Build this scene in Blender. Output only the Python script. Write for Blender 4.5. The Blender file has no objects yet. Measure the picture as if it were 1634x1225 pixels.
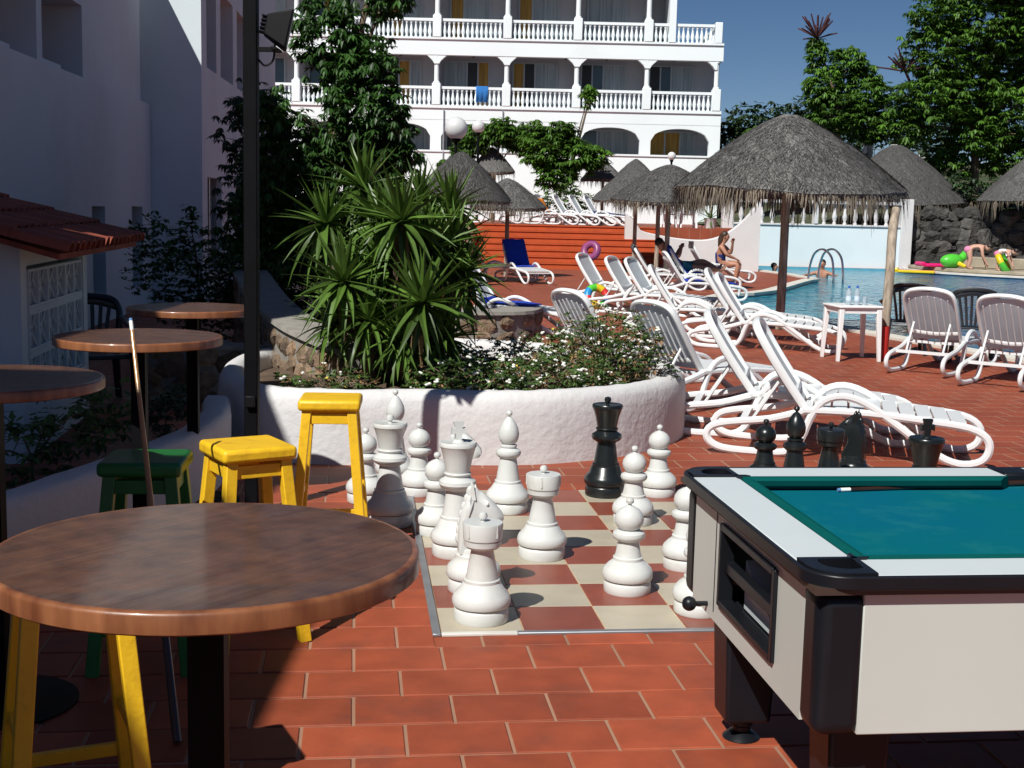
import bpy, bmesh, math, random
import numpy as np
from mathutils import Vector, Matrix
R = math.radians
sc = bpy.context.scene
COL = sc.collection
RND = random.Random(7)
GRID = R(6.89)                      # the terrace tiling is turned against the view by this much

# ---------------------------------------------------------------- camera
cam_d = bpy.data.cameras.new('camera')
cam = bpy.data.objects.new('camera', cam_d); COL.objects.link(cam)
cam_d.sensor_width = 36.0; cam_d.lens = 46.27
cam_d.clip_start = 0.05; cam_d.clip_end = 3000
pitch, roll, EYE = R(7.54), R(1.32), 1.66
fw = Vector((0, math.cos(pitch), -math.sin(pitch)))
rt0 = Vector((1, 0, 0)); up0 = rt0.cross(fw)
rt = rt0*math.cos(roll) + up0*math.sin(roll)
up = up0*math.cos(roll) - rt0*math.sin(roll)
cam.matrix_world = Matrix(((rt.x, up.x, -fw.x, 0), (rt.y, up.y, -fw.y, 0), (rt.z, up.z, -fw.z, EYE), (0, 0, 0, 1)))
sc.camera = cam

# ---------------------------------------------------------------- sky, sun, exposure
SUN_AZ, SUN_EL = R(30), R(48)       # light travels towards (sin, cos) of SUN_AZ
world = bpy.data.worlds.new('World'); sc.world = world; world.use_nodes = True
wn = world.node_tree; wn.nodes.clear()
w_out = wn.nodes.new('ShaderNodeOutputWorld'); w_bg = wn.nodes.new('ShaderNodeBackground')
w_sky = wn.nodes.new('ShaderNodeTexSky'); w_sky.sky_type = 'NISHITA'; w_sky.sun_disc = False
w_sky.sun_elevation = SUN_EL
w_sky.sun_rotation = math.pi + SUN_AZ
w_sky.altitude = 2500; w_sky.air_density = 0.85; w_sky.dust_density = 0.0; w_sky.ozone_density = 2.2
w_bg.inputs['Strength'].default_value = 0.05
w_hs = wn.nodes.new('ShaderNodeHueSaturation'); w_hs.inputs['Hue'].default_value = 0.503; w_hs.inputs['Saturation'].default_value = 1.15; w_hs.inputs['Value'].default_value = 0.96
wn.links.new(w_sky.outputs[0], w_hs.inputs['Color']); wn.links.new(w_hs.outputs[0], w_bg.inputs['Color']); wn.links.new(w_bg.outputs[0], w_out.inputs['Surface'])
sun_d = bpy.data.lights.new('sun', 'SUN'); sun_d.energy = 5.0; sun_d.angle = R(0.5); sun_d.color = (1.0, 0.985, 0.93)
sun = bpy.data.objects.new('sun', sun_d); COL.objects.link(sun)
sdir = Vector((math.sin(SUN_AZ)*math.cos(SUN_EL), math.cos(SUN_AZ)*math.cos(SUN_EL), -math.sin(SUN_EL)))
sun.rotation_euler = sdir.to_track_quat('-Z', 'Y').to_euler(); sun.location = (-20, -35, 40)
vs = sc.view_settings
vs.view_transform = 'Standard'; vs.look = 'None'; vs.exposure = 0.12; vs.gamma = 1.0; vs.use_curve_mapping = False
sc.render.engine = 'CYCLES'
sc.cycles.use_denoising = True
sc.cycles.max_bounces = 6; sc.cycles.diffuse_bounces = 3; sc.cycles.transparent_max_bounces = 8

# ---------------------------------------------------------------- materials
MATS = {}
def mat(name, col, rough=0.6, var=0.12, vscale=3.0, bump=0.0, bscale=40.0, metal=0.0, coat=0.0, island=0.0,
        transl=0.0, spec=0.5, detail=4.0, col2=None, stain=None, stain_scale=2.0, stain_amt=0.5, stretch=None, bdist=0.01, emit=None):
    """Principled material with noise-driven colour variation, optional stains, relief and per-piece variation."""
    m = bpy.data.materials.new(name); m.use_nodes = True; MATS[name] = m
    nt = m.node_tree; N = nt.nodes; Lk = nt.links
    b = N['Principled BSDF']; out = N['Material Output']
    tc = N.new('ShaderNodeTexCoord'); gp_ = N.new('ShaderNodeNewGeometry')
    vec = tc.outputs['Object'] if stretch else gp_.outputs['Position']     # copies of one piece differ
    if stretch:
        mp = N.new('ShaderNodeMapping'); mp.inputs['Scale'].default_value = stretch
        Lk.new(vec, mp.inputs['Vector']); vec = mp.outputs['Vector']
    nz = N.new('ShaderNodeTexNoise'); nz.inputs['Scale'].default_value = vscale; nz.inputs['Detail'].default_value = detail
    Lk.new(vec, nz.inputs['Vector'])
    c = Vector(col)
    lo = c*(1-var) if col2 is None else Vector(col2); hi = c*(1+var) if col2 is None else c
    mr = N.new('ShaderNodeMapRange'); mr.inputs[1].default_value = 0.3; mr.inputs[2].default_value = 0.7
    Lk.new(nz.outputs['Fac'], mr.inputs[0])
    mx = N.new('ShaderNodeMix'); mx.data_type = 'RGBA'
    mx.inputs[6].default_value = (*lo, 1); mx.inputs[7].default_value = (*[min(1, x) for x in hi], 1)
    Lk.new(mr.outputs[0], mx.inputs[0]); cur = mx.outputs[2]
    if stain is not None:
        n2 = N.new('ShaderNodeTexNoise'); n2.inputs['Scale'].default_value = stain_scale; n2.inputs['Detail'].default_value = 6
        n2.inputs['Roughness'].default_value = 0.65
        Lk.new(vec, n2.inputs['Vector'])
        m2 = N.new('ShaderNodeMapRange'); m2.inputs[1].default_value = 0.52; m2.inputs[2].default_value = 0.72; m2.inputs[4].default_value = stain_amt
        Lk.new(n2.outputs['Fac'], m2.inputs[0])
        x2 = N.new('ShaderNodeMix'); x2.data_type = 'RGBA'; x2.inputs[7].default_value = (*stain, 1)
        Lk.new(m2.outputs[0], x2.inputs[0]); Lk.new(cur, x2.inputs[6]); cur = x2.outputs[2]
    if island > 0:
        gm = N.new('ShaderNodeNewGeometry'); oi = N.new('ShaderNodeObjectInfo')
        ad = N.new('ShaderNodeMath'); ad.operation = 'ADD'; Lk.new(gm.outputs['Random Per Island'], ad.inputs[0]); Lk.new(oi.outputs['Random'], ad.inputs[1])
        fr = N.new('ShaderNodeMath'); fr.operation = 'FRACT'; Lk.new(ad.outputs[0], fr.inputs[0])
        r2 = N.new('ShaderNodeMapRange'); r2.inputs[3].default_value = 1-island; r2.inputs[4].default_value = 1+island
        Lk.new(fr.outputs[0], r2.inputs[0])
        hs = N.new('ShaderNodeHueSaturation'); Lk.new(cur, hs.inputs['Color']); Lk.new(r2.outputs[0], hs.inputs['Value']); cur = hs.outputs[0]
    Lk.new(cur, b.inputs['Base Color'])
    b.inputs['Roughness'].default_value = rough; b.inputs['Metallic'].default_value = metal
    b.inputs['Specular IOR Level'].default_value = spec
    if coat: b.inputs['Coat Weight'].default_value = coat; b.inputs['Coat Roughness'].default_value = 0.12
    if bump:
        n3 = N.new('ShaderNodeTexNoise'); n3.inputs['Scale'].default_value = bscale; n3.inputs['Detail'].default_value = 5
        Lk.new(vec, n3.inputs['Vector'])
        bp = N.new('ShaderNodeBump'); bp.inputs['Strength'].default_value = bump; bp.inputs['Distance'].default_value = bdist
        Lk.new(n3.outputs['Fac'], bp.inputs['Height']); Lk.new(bp.outputs[0], b.inputs['Normal'])
    if transl:
        tr = N.new('ShaderNodeBsdfTranslucent'); Lk.new(cur, tr.inputs['Color'])
        ms = N.new('ShaderNodeMixShader'); ms.inputs[0].default_value = transl
        Lk.new(b.outputs[0], ms.inputs[1]); Lk.new(tr.outputs[0], ms.inputs[2]); Lk.new(ms.outputs[0], out.inputs['Surface'])
    return m

# ---------------------------------------------------------------- mesh helpers
class MB:
    """Collects faces; build() links them as one mesh object."""
    def __init__(s): s.v = []; s.f = []; s.mi = []
    def add(s, vs, fs, mi=0):
        o = len(s.v); s.v.extend([tuple(p) for p in vs]); s.f.extend([tuple(i+o for i in f) for f in fs]); s.mi.extend([mi]*len(fs)); return s
    def box(s, c, sz, rz=0.0, mi=0, M=None):
        hx, hy, hz = sz[0]/2, sz[1]/2, sz[2]/2
        P = [Vector((x, y, z)) for z in (-hz, hz) for y in (-hy, hy) for x in (-hx, hx)]
        m = Matrix.Translation(c) @ (M if M is not None else Matrix.Rotation(rz, 4, 'Z'))
        return s.add([m @ p for p in P], [(0,2,3,1),(4,5,7,6),(0,1,5,4),(2,6,7,3),(0,4,6,2),(1,3,7,5)], mi)
    def bx(s, x0, x1, y0, y1, z0, z1, mi=0):
        return s.box(((x0+x1)/2, (y0+y1)/2, (z0+z1)/2), (x1-x0, y1-y0, z1-z0), 0, mi)
    def bar(s, a, b, w, h=None, mi=0, upv=(0,0,1), w2=None):
        a = Vector(a); b = Vector(b); d = (b-a).normalized(); h = h or w
        u = Vector(upv)
        if abs(d.dot(u)) > 0.98: u = Vector((0, 1, 0))
        x = d.cross(u).normalized(); y = x.cross(d).normalized()
        k = (w2/w) if w2 else 1.0
        P = [a+x*(sx*w/2)+y*(sy*h/2) for sy in (-1,1) for sx in (-1,1)] + [b+x*(sx*w/2*k)+y*(sy*h/2*k) for sy in (-1,1) for sx in (-1,1)]
        return s.add(P, [(0,1,3,2),(4,6,7,5),(0,4,5,1),(2,3,7,6),(0,2,6,4),(1,5,7,3)], mi)
    def tube(s, pts, r, n=8, closed=False, flat=None, mi=0, side=None):
        """flat = (a, b): elliptic section, a along the 'side' vector."""
        pts = [Vector(p) for p in pts]; m = len(pts)
        rr = r if isinstance(r, (list, tuple)) else [r]*m
        V = []; prev = None
        for i, p in enumerate(pts):
            if closed: t = pts[(i+1) % m]-pts[i-1]
            else: t = pts[min(i+1, m-1)]-pts[max(i-1, 0)]
            t = t.normalized() if t.length > 1e-9 else Vector((0,0,1))
            if side is not None: x = Vector(side); x = (x-t*x.dot(t)).normalized()
            elif prev is None:
                x = t.cross(Vector((0,0,1)))
                if x.length < 0.05: x = t.cross(Vector((0,1,0)))
                x.normalize()
            else:
                x = prev-t*prev.dot(t); x.normalize()
            prev = x; y = t.cross(x)
            ax, ay = (flat if flat else (1, 1))
            for k in range(n):
                a = 2*math.pi*(k+0.5)/n
                V.append(p + x*(math.cos(a)*rr[i]*ax) + y*(math.sin(a)*rr[i]*ay))
        F = []
        for i in range(m if closed else m-1):
            j = (i+1) % m
            for k in range(n):
                k2 = (k+1) % n
                F.append((i*n+k, i*n+k2, j*n+k2, j*n+k))
        if not closed: F.append(tuple(range(n-1, -1, -1))); F.append(tuple((m-1)*n+k for k in range(n)))
        return s.add(V, F, mi)
    def lathe(s, prof, n=20, c=(0,0,0), mi=0):
        V = []; F = []; idx = []
        for r, z in prof:
            if r < 1e-6: idx.append([len(V)]); V.append((c[0], c[1], c[2]+z))
            else:
                idx.append(list(range(len(V), len(V)+n)))
                V += [(c[0]+r*math.cos(2*math.pi*k/n), c[1]+r*math.sin(2*math.pi*k/n), c[2]+z) for k in range(n)]
        for A, B in zip(idx, idx[1:]):
            if len(A) == 1 and len(B) == 1: continue
            for k in range(n):
                k2 = (k+1) % n
                if len(A) == 1: F.append((A[0], B[k2], B[k]))
                elif len(B) == 1: F.append((A[k], A[k2], B[0]))
                else: F.append((A[k], A[k2], B[k2], B[k]))
        if len(idx[0]) > 1: F.append(tuple(reversed(idx[0])))
        if len(idx[-1]) > 1: F.append(tuple(idx[-1]))
        return s.add(V, F, mi)
    def ball(s, c, r, n=12, m=8, sc_=(1,1,1), mi=0):
        V = [(c[0], c[1], c[2]-r*sc_[2])]; F = []
        for i in range(1, m):
            t = math.pi*i/m
            for k in range(n):
                a = 2*math.pi*k/n
                V.append((c[0]+r*sc_[0]*math.sin(t)*math.cos(a), c[1]+r*sc_[1]*math.sin(t)*math.sin(a), c[2]-r*sc_[2]*math.cos(t)))
        V.append((c[0], c[1], c[2]+r*sc_[2])); L = len(V)-1
        for k in range(n):
            F.append((0, 1+(k+1) % n, 1+k)); F.append((L, 1+(m-2)*n+k, 1+(m-2)*n+(k+1) % n))
        for i in range(m-2):
            for k in range(n):
                a = 1+i*n; F.append((a+k, a+(k+1) % n, a+n+(k+1) % n, a+n+k))
        return s.add(V, F, mi)
    def prism(s, outline, z0, z1, mi=0):
        n = len(outline)
        V = [(x, y, z0) for x, y in outline]+[(x, y, z1) for x, y in outline]
        F = [tuple(range(n-1, -1, -1)), tuple(range(n, 2*n))]+[(i, (i+1) % n, n+(i+1) % n, n+i) for i in range(n)]
        return s.add(V, F, mi)
    def xf(s, M):
        s.v = [tuple(M @ Vector(p)) for p in s.v]; return s
    def mesh(s, name, mats, smooth=True, sharp=40):
        me = bpy.data.meshes.new(name); me.from_pydata(s.v, [], s.f)
        for m in (mats if isinstance(mats, (list, tuple)) else [mats]): me.materials.append(MATS[m] if isinstance(m, str) else m)
        if any(s.mi): me.polygons.foreach_set('material_index', s.mi)
        if smooth:
            me.polygons.foreach_set('use_smooth', [True]*len(me.polygons))
            me.update(); me.set_sharp_from_angle(angle=R(sharp))
        me.update(); return me
    def build(s, name, mats, parent=None, smooth=True, bevel=0, seg=2, loc=None, rz=0, sharp=40, sub=0):
        return obj(name, s.mesh(name, mats, smooth, sharp), parent, bevel, seg, loc, rz, sub)
def obj(name, me, parent=None, bevel=0, seg=2, loc=None, rz=0, sub=0):
    o = bpy.data.objects.new(name, me); COL.objects.link(o)
    if parent is not None: o.parent = parent
    if loc is not None: o.location = loc
    if rz: o.rotation_euler = (0, 0, rz)
    if bevel:
        b = o.modifiers.new('bevel', 'BEVEL'); b.width = bevel; b.segments = seg; b.limit_method = 'ANGLE'; b.angle_limit = R(35)
    if sub:
        b = o.modifiers.new('sub', 'SUBSURF'); b.levels = sub; b.render_levels = sub
    return o
def tag(o, label=None, cat=None, group=None, kind=None):
    if label: o['label'] = label
    if cat: o['category'] = cat
    if group: o['group'] = group
    if kind: o['kind'] = kind
    return o
def thing(name, label, cat, loc=(0,0,0), rz=0.0, group=None):
    o = bpy.data.objects.new(name, None); COL.objects.link(o); o.empty_display_size = 0.1
    o.location = loc; o.rotation_euler = (0, 0, rz)
    return tag(o, label, cat, group)
def kids(o): return [c for c in KIDS.get(o.name, [])]
def copy_tree(o, loc=None, rz=None, label=None, group=None, parent=None, skip=()):
    c = o.copy(); COL.objects.link(c)
    if parent is not None: c.parent = parent
    if loc is not None: c.location = loc
    if rz is not None: c.rotation_euler = (0, 0, rz)
    if label: c['label'] = label
    if group: c['group'] = group
    for ch in list(o.children):
        if ch.name.split('.')[0] in skip: continue
        copy_tree(ch, parent=c)
    return c
def catmull(P, k=6, closed=False):
    P = [Vector(p) for p in P]; n = len(P); out = []
    rng = range(n) if closed else range(n-1)
    for i in rng:
        p0 = P[i-1] if (closed or i > 0) else P[0]*2-P[1]
        p1 = P[i]; p2 = P[(i+1) % n]
        p3 = P[(i+2) % n] if (closed or i+2 < n) else P[-1]*2-P[-2]
        for j in range(k):
            t = j/k
            out.append(0.5*((2*p1)+(p2-p0)*t+(2*p0-5*p1+4*p2-p3)*t*t+(3*p1-p0-3*p2+p3)*t**3))
    if not closed: out.append(P[-1])
    return out
def grid_pt(x, y):                  # tiling frame -> world
    c, s_ = math.cos(GRID), math.sin(GRID); return (x*c-y*s_, x*s_+y*c)

# ---- shared materials
mat('white_plaster', (0.62,0.605,0.60), 0.85, 0.05, 1.2, bump=0.45, bscale=20, bdist=0.015, stain=(0.62,0.58,0.53), stain_scale=1.1, stain_amt=0.25)
mat('white_render', (0.80,0.80,0.80), 0.8, 0.03, 0.6, bump=0.15, bscale=12, stain=(0.66,0.65,0.63), stain_scale=0.7, stain_amt=0.2)
mat('pool_wall_paint', (0.66,0.735,0.755), 0.7, 0.04, 0.6, stain=(0.52,0.60,0.58), stain_scale=0.8, stain_amt=0.3)
mat('white_plastic', (0.82,0.82,0.82), 0.38, 0.03, 2, spec=0.5)
mat('chess_white', (0.62,0.63,0.61), 0.33, 0.03, 6, coat=0.15, stain=(0.46,0.42,0.35), stain_scale=7, stain_amt=0.38, bump=0.06, bscale=30)
mat('chess_black', (0.010,0.013,0.014), 0.28, 0.2, 8, spec=0.5)
mat('tile_red', (0.305,0.064,0.027), 0.6, 0.14, 7, bump=0.2, bscale=45, bdist=0.004, island=0.20, stain=(0.14,0.050,0.034), stain_scale=3.2, stain_amt=0.55, spec=0.35)
mat('square_cream', (0.44,0.385,0.29), 0.42, 0.07, 8, stain=(0.30,0.27,0.22), stain_scale=4, stain_amt=0.6, island=0.06)
mat('square_red', (0.24,0.062,0.036), 0.40, 0.12, 8, stain=(0.15,0.05,0.035), stain_scale=4, stain_amt=0.5, island=0.10)
mat('grout_line', (0.52,0.36,0.22), 0.9, 0.1, 20)
mat('grey_metal', (0.30,0.31,0.33), 0.45, 0.1, 9, metal=0.6)
mat('black_paint', (0.003,0.003,0.004), 0.6, 0.2, 9, spec=0.12)
mat('wood_rim', (0.32,0.125,0.050), 0.4, 0.35, 22, coat=0.35, stretch=(1,1,0.22), bump=0.1, bscale=30, col2=(0.13,0.040,0.014), detail=8)
mat('wood_pole', (0.54,0.46,0.36), 0.85, 0.3, 5, bump=0.5, bscale=12, stretch=(4,4,0.6), col2=(0.17,0.125,0.09))
mat('yellow_paint', (0.82,0.49,0.014), 0.45, 0.08, 5, coat=0.05, bump=0.15, bscale=60, stain=(0.42,0.20,0.015), stain_scale=16, stain_amt=0.45)
mat('green_paint', (0.012,0.15,0.030), 0.42, 0.2, 9, coat=0.1)
mat('yucca_leaf', (0.075,0.140,0.022), 0.42, 0.3, 3, island=0.45, transl=0.22, spec=0.4)
mat('yucca_dead', (0.20,0.13,0.06), 0.8, 0.3, 4, island=0.3)
mat('schefflera_leaf', (0.032,0.086,0.014), 0.45, 0.35, 1.2, island=0.5, transl=0.25, spec=0.4)
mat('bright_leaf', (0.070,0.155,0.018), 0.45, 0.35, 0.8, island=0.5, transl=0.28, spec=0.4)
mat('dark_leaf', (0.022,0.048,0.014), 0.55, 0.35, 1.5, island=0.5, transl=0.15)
mat('bush_leaf', (0.075,0.135,0.030), 0.55, 0.35, 4, island=0.5, transl=0.25)
mat('dry_leaf', (0.22,0.12,0.055), 0.8, 0.3, 4, island=0.4)
mat('petal_white', (0.80,0.79,0.72), 0.7, 0.05, 4)
mat('petal_yellow', (0.75,0.55,0.08), 0.7, 0.05, 4)
mat('flower_spike', (0.055,0.014,0.018), 0.7, 0.3, 3)
mat('bark', (0.15,0.11,0.075), 0.9, 0.35, 6, bump=0.6, bscale=18, stretch=(2,2,0.6))
mat('soil', (0.10,0.065,0.042), 0.95, 0.3, 6, bump=0.7, bscale=25, bdist=0.03)
mat('thatch', (0.105,0.100,0.096), 0.95, 0.5, 26, island=0.65, bump=0.8, bscale=50, bdist=0.03, stretch=(1,1,0.5))
mat('thatch_straw', (0.20,0.165,0.125), 0.9, 0.3, 4, island=0.45, transl=0.15)
mat('stone_brown', (0.21,0.145,0.095), 0.9, 0.4, 14, bump=0.7, bscale=45, bdist=0.02, island=0.4, stain=(0.30,0.13,0.05), stain_scale=2.5, stain_amt=0.6)
mat('mortar', (0.27,0.25,0.22), 0.95, 0.15, 9, bump=0.5, bscale=30)
mat('lava_rock', (0.060,0.056,0.052), 0.95, 0.4, 5, bump=0.9, bscale=14, bdist=0.06, island=0.4, stain=(0.12,0.10,0.08), stain_scale=1.5, stain_amt=0.5)
mat('blue_towel', (0.006,0.045,0.42), 0.95, 0.12, 6, bump=0.4, bscale=60)
mat('grey_sling', (0.33,0.32,0.32), 0.6, 0.06, 6, transl=0.25)
mat('chrome', (0.75,0.76,0.78), 0.15, 0.03, 3, metal=1.0)
mat('globe_glass', (0.80,0.80,0.80), 0.35, 0.03, 3, transl=0.25)
# ================================================================ SETTING
def to_grid(p):
    c, s_ = math.cos(GRID), math.sin(GRID); return (p[0]*c+p[1]*s_, -p[0]*s_+p[1]*c)
# ---- terrace floor material: running-bond tiles in the tiling frame
TW, TH, TX, TY = 0.33, 0.25, 0.17, 0.082
def brick_floor(name, c1, c2, mortar, msize=0.006):
    m = bpy.data.materials.new(name); m.use_nodes = True; MATS[name] = m
    nt = m.node_tree; N = nt.nodes; Lk = nt.links; b = N['Principled BSDF']
    tc = N.new('ShaderNodeTexCoord'); mp = N.new('ShaderNodeMapping'); mp.inputs['Location'].default_value = (-TX, -TY, 0)
    Lk.new(tc.outputs['Object'], mp.inputs['Vector'])
    br = N.new('ShaderNodeTexBrick'); br.inputs['Scale'].default_value = 1.0
    br.inputs['Brick Width'].default_value = TW; br.inputs['Row Height'].default_value = TH
    br.inputs['Mortar Size'].default_value = msize; br.inputs['Mortar Smooth'].default_value = 0.15
    br.inputs['Color1'].default_value = (*c1, 1); br.inputs['Color2'].default_value = (*c2, 1); br.inputs['Mortar'].default_value = (*mortar, 1)
    br.offset = 0.5; br.offset_frequency = 2
    Lk.new(mp.outputs[0], br.inputs['Vector'])
    nz = N.new('ShaderNodeTexNoise'); nz.inputs['Scale'].default_value = 1.3; nz.inputs['Detail'].default_value = 7; nz.inputs['Roughness'].default_value = 0.6
    Lk.new(tc.outputs['Object'], nz.inputs['Vector'])
    mr = N.new('ShaderNodeMapRange'); mr.inputs[1].default_value = 0.3; mr.inputs[2].default_value = 0.7; mr.inputs[3].default_value = 0.78; mr.inputs[4].default_value = 1.12
    Lk.new(nz.outputs['Fac'], mr.inputs[0])
    hs = N.new('ShaderNodeHueSaturation'); Lk.new(br.outputs['Color'], hs.inputs['Color']); Lk.new(mr.outputs[0], hs.inputs['Value'])
    Lk.new(hs.outputs[0], b.inputs['Base Color']); b.inputs['Roughness'].default_value = 0.6; b.inputs['Specular IOR Level'].default_value = 0.3
    bp = N.new('ShaderNodeBump'); bp.inputs['Strength'].default_value = 0.6; bp.inputs['Distance'].default_value = 0.005; bp.invert = True
    Lk.new(br.outputs['Fac'], bp.inputs['Height']); Lk.new(bp.outputs[0], b.inputs['Normal'])
    return m
brick_floor('floor_tiles', (0.310,0.070,0.032), (0.250,0.056,0.028), (0.36,0.20,0.13))

POOL = [(8.6,10.5),(7.2,12.6),(6.16,15.8),(5.44,18.3),(4.92,20.2),(4.45,21.6),(4.08,23.2),(3.92,24.8),(4.1,26.4),(4.5,27.4),(5.05,27.9),(5.7,29.0),(6.5,31.1),(7.2,33.0),(7.75,34.4),
        (8.04,34.9),(8.1,35.4),(7.98,36.2),(7.95,37.6),(7.6,39.2),(7.3,40.8),(7.3,43.85),(12.9,43.85),(12.95,42.6),(13.35,41.3),(14.1,40.3),(15.2,39.4),(17.2,38),(20,34),(21.5,26),(20,16),(16,10.5)]
def floor_with_hole():
    bm = bmesh.new()
    outer = [(-300,-120),(400,-120),(400,600),(-300,600)]
    def loop(pts):
        vs_ = [bm.verts.new((*to_grid(p), 0)) for p in pts]
        return [bm.edges.new((vs_[i], vs_[(i+1) % len(vs_)])) for i in range(len(vs_))]
    e = loop(outer)+loop(POOL)
    bmesh.ops.triangle_fill(bm, use_beauty=True, use_dissolve=False, edges=e, normal=(0,0,1))
    me = bpy.data.meshes.new('terrace_floor'); bm.to_mesh(me); bm.free(); me.materials.append(MATS['floor_tiles']); return me
floor = tag(obj('terrace_floor', floor_with_hole(), rz=GRID), kind='structure')

# ---- single floor tiles near the chessboard
BX, BY, SQ = 0.346, 4.989, 0.33          # board corner in the tiling frame
def slab_mesh(name, x0, x1, y0, y1, mname, z0=-0.003, z1=0.005, ch=0.003):
    V = [(x0,y0,z0),(x1,y0,z0),(x1,y1,z0),(x0,y1,z0),(x0,y0,z1-ch),(x1,y0,z1-ch),(x1,y1,z1-ch),(x0,y1,z1-ch),
         (x0+ch,y0+ch,z1),(x1-ch,y0+ch,z1),(x1-ch,y1-ch,z1),(x0+ch,y1-ch,z1)]
    F = [(0,1,5,4),(1,2,6,5),(2,3,7,6),(3,0,4,7),(4,5,9,8),(5,6,10,9),(6,7,11,10),(7,4,8,11),(8,9,10,11)]
    me = bpy.data.meshes.new(name); me.from_pydata(V, [], F); me.materials.append(MATS[mname]); return me
J = 0.006
full = slab_mesh('tile', -TW/2+J, TW/2-J, -TH/2+J, TH/2-J, 'tile_red')
cands = []
for n in range(14, 34):
    y0 = TY+n*TH; sh = (TX-TW/2) if n % 2 == 0 else TX
    for k in range(-16, 16):
        x0 = sh+k*TW; cx, cy = x0+TW/2, y0+TH/2
        wx, wy = grid_pt(cx, cy)
        if wy < 3.65 or wy > 8.0 or abs(wx) > 0.41*wy+0.25: continue
        if wx < -1.0 and wy > 5.2 and wx < -1.25: continue
        if wy > 8.05: continue
        cands.append((wy, x0, y0, cx, cy))
cands.sort()
cnt = 0
for wy, x0, y0, cx, cy in cands:
    x1, y1 = x0+TW, y0+TH
    inx = x1 > BX-0.03 and x0 < BX+8*SQ+0.03; iny = y1 > BY-0.03 and y0 < BY+8*SQ+0.03
    if inx and iny:
        a, b_, c_, d_ = x0+J, x1-J, y0+J, y1-J
        if x0 < BX-0.03-0.02: b_ = min(b_, BX-0.032)
        elif y0 < BY-0.03-0.02: d_ = min(d_, BY-0.032)
        elif x1 > BX+8*SQ+0.05: a = max(a, BX+8*SQ+0.032)
        elif y1 > BY+8*SQ+0.05: c_ = max(c_, BY+8*SQ+0.032)
        else: continue
        if b_-a < 0.02 or d_-c_ < 0.02: continue
        o = obj('tile', slab_mesh('tile', a-cx, b_-cx, c_-cy, d_-cy, 'tile_red'), floor, loc=(cx, cy, 0))
    else:
        o = obj('tile', full, floor, loc=(cx, cy, RND.uniform(-0.0008, 0.0008))); o.rotation_euler = (RND.uniform(-.005,.005), RND.uniform(-.005,.005), RND.uniform(-.004,.004))
    cnt += 1
    if cnt >= 298: break

# ---- chessboard set into the floor
bo = grid_pt(BX, BY)
board = thing('chess_board', 'large chessboard of cream and dark red tiles set into the floor', 'chessboard', (bo[0], bo[1], 0), GRID)
MB().bx(0, 8*SQ, 0, 8*SQ, 0.001, 0.0025).build('grout_bed', 'grout_line', board, smooth=False)
sq = {c: slab_mesh('square', -SQ/2+.0025, SQ/2-.0025, -SQ/2+.0025, SQ/2-.0025, m_, 0.0, 0.006, 0.0015) for c, m_ in ((0, 'square_cream'), (1, 'square_red'))}
for i in range(8):
    for j in range(8): obj('square', sq[(i+j) % 2], board, loc=((i+.5)*SQ, (j+.5)*SQ, RND.uniform(0, .001)))
mat('strip_white', (0.62,0.60,0.55), 0.5, 0.08, 9)
MB().bx(0.0, 0.30, -0.032, -0.003, 0, 0.013).build('edging_strip', 'strip_white', board, bevel=.003)
MB().bx(0.30, 8*SQ, -0.032, -0.003, 0, 0.014).build('edging_strip', 'grey_metal', board, bevel=.004)
MB().bx(-0.036, -0.003, -0.032, 8*SQ, 0, 0.014).build('edging_strip', 'grey_metal', board, bevel=.004)
MB().bx(8*SQ+.003, 8*SQ+.032, -0.03, 8*SQ, 0, 0.014).build('edging_strip', 'grey_metal', board, bevel=.004)

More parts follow.
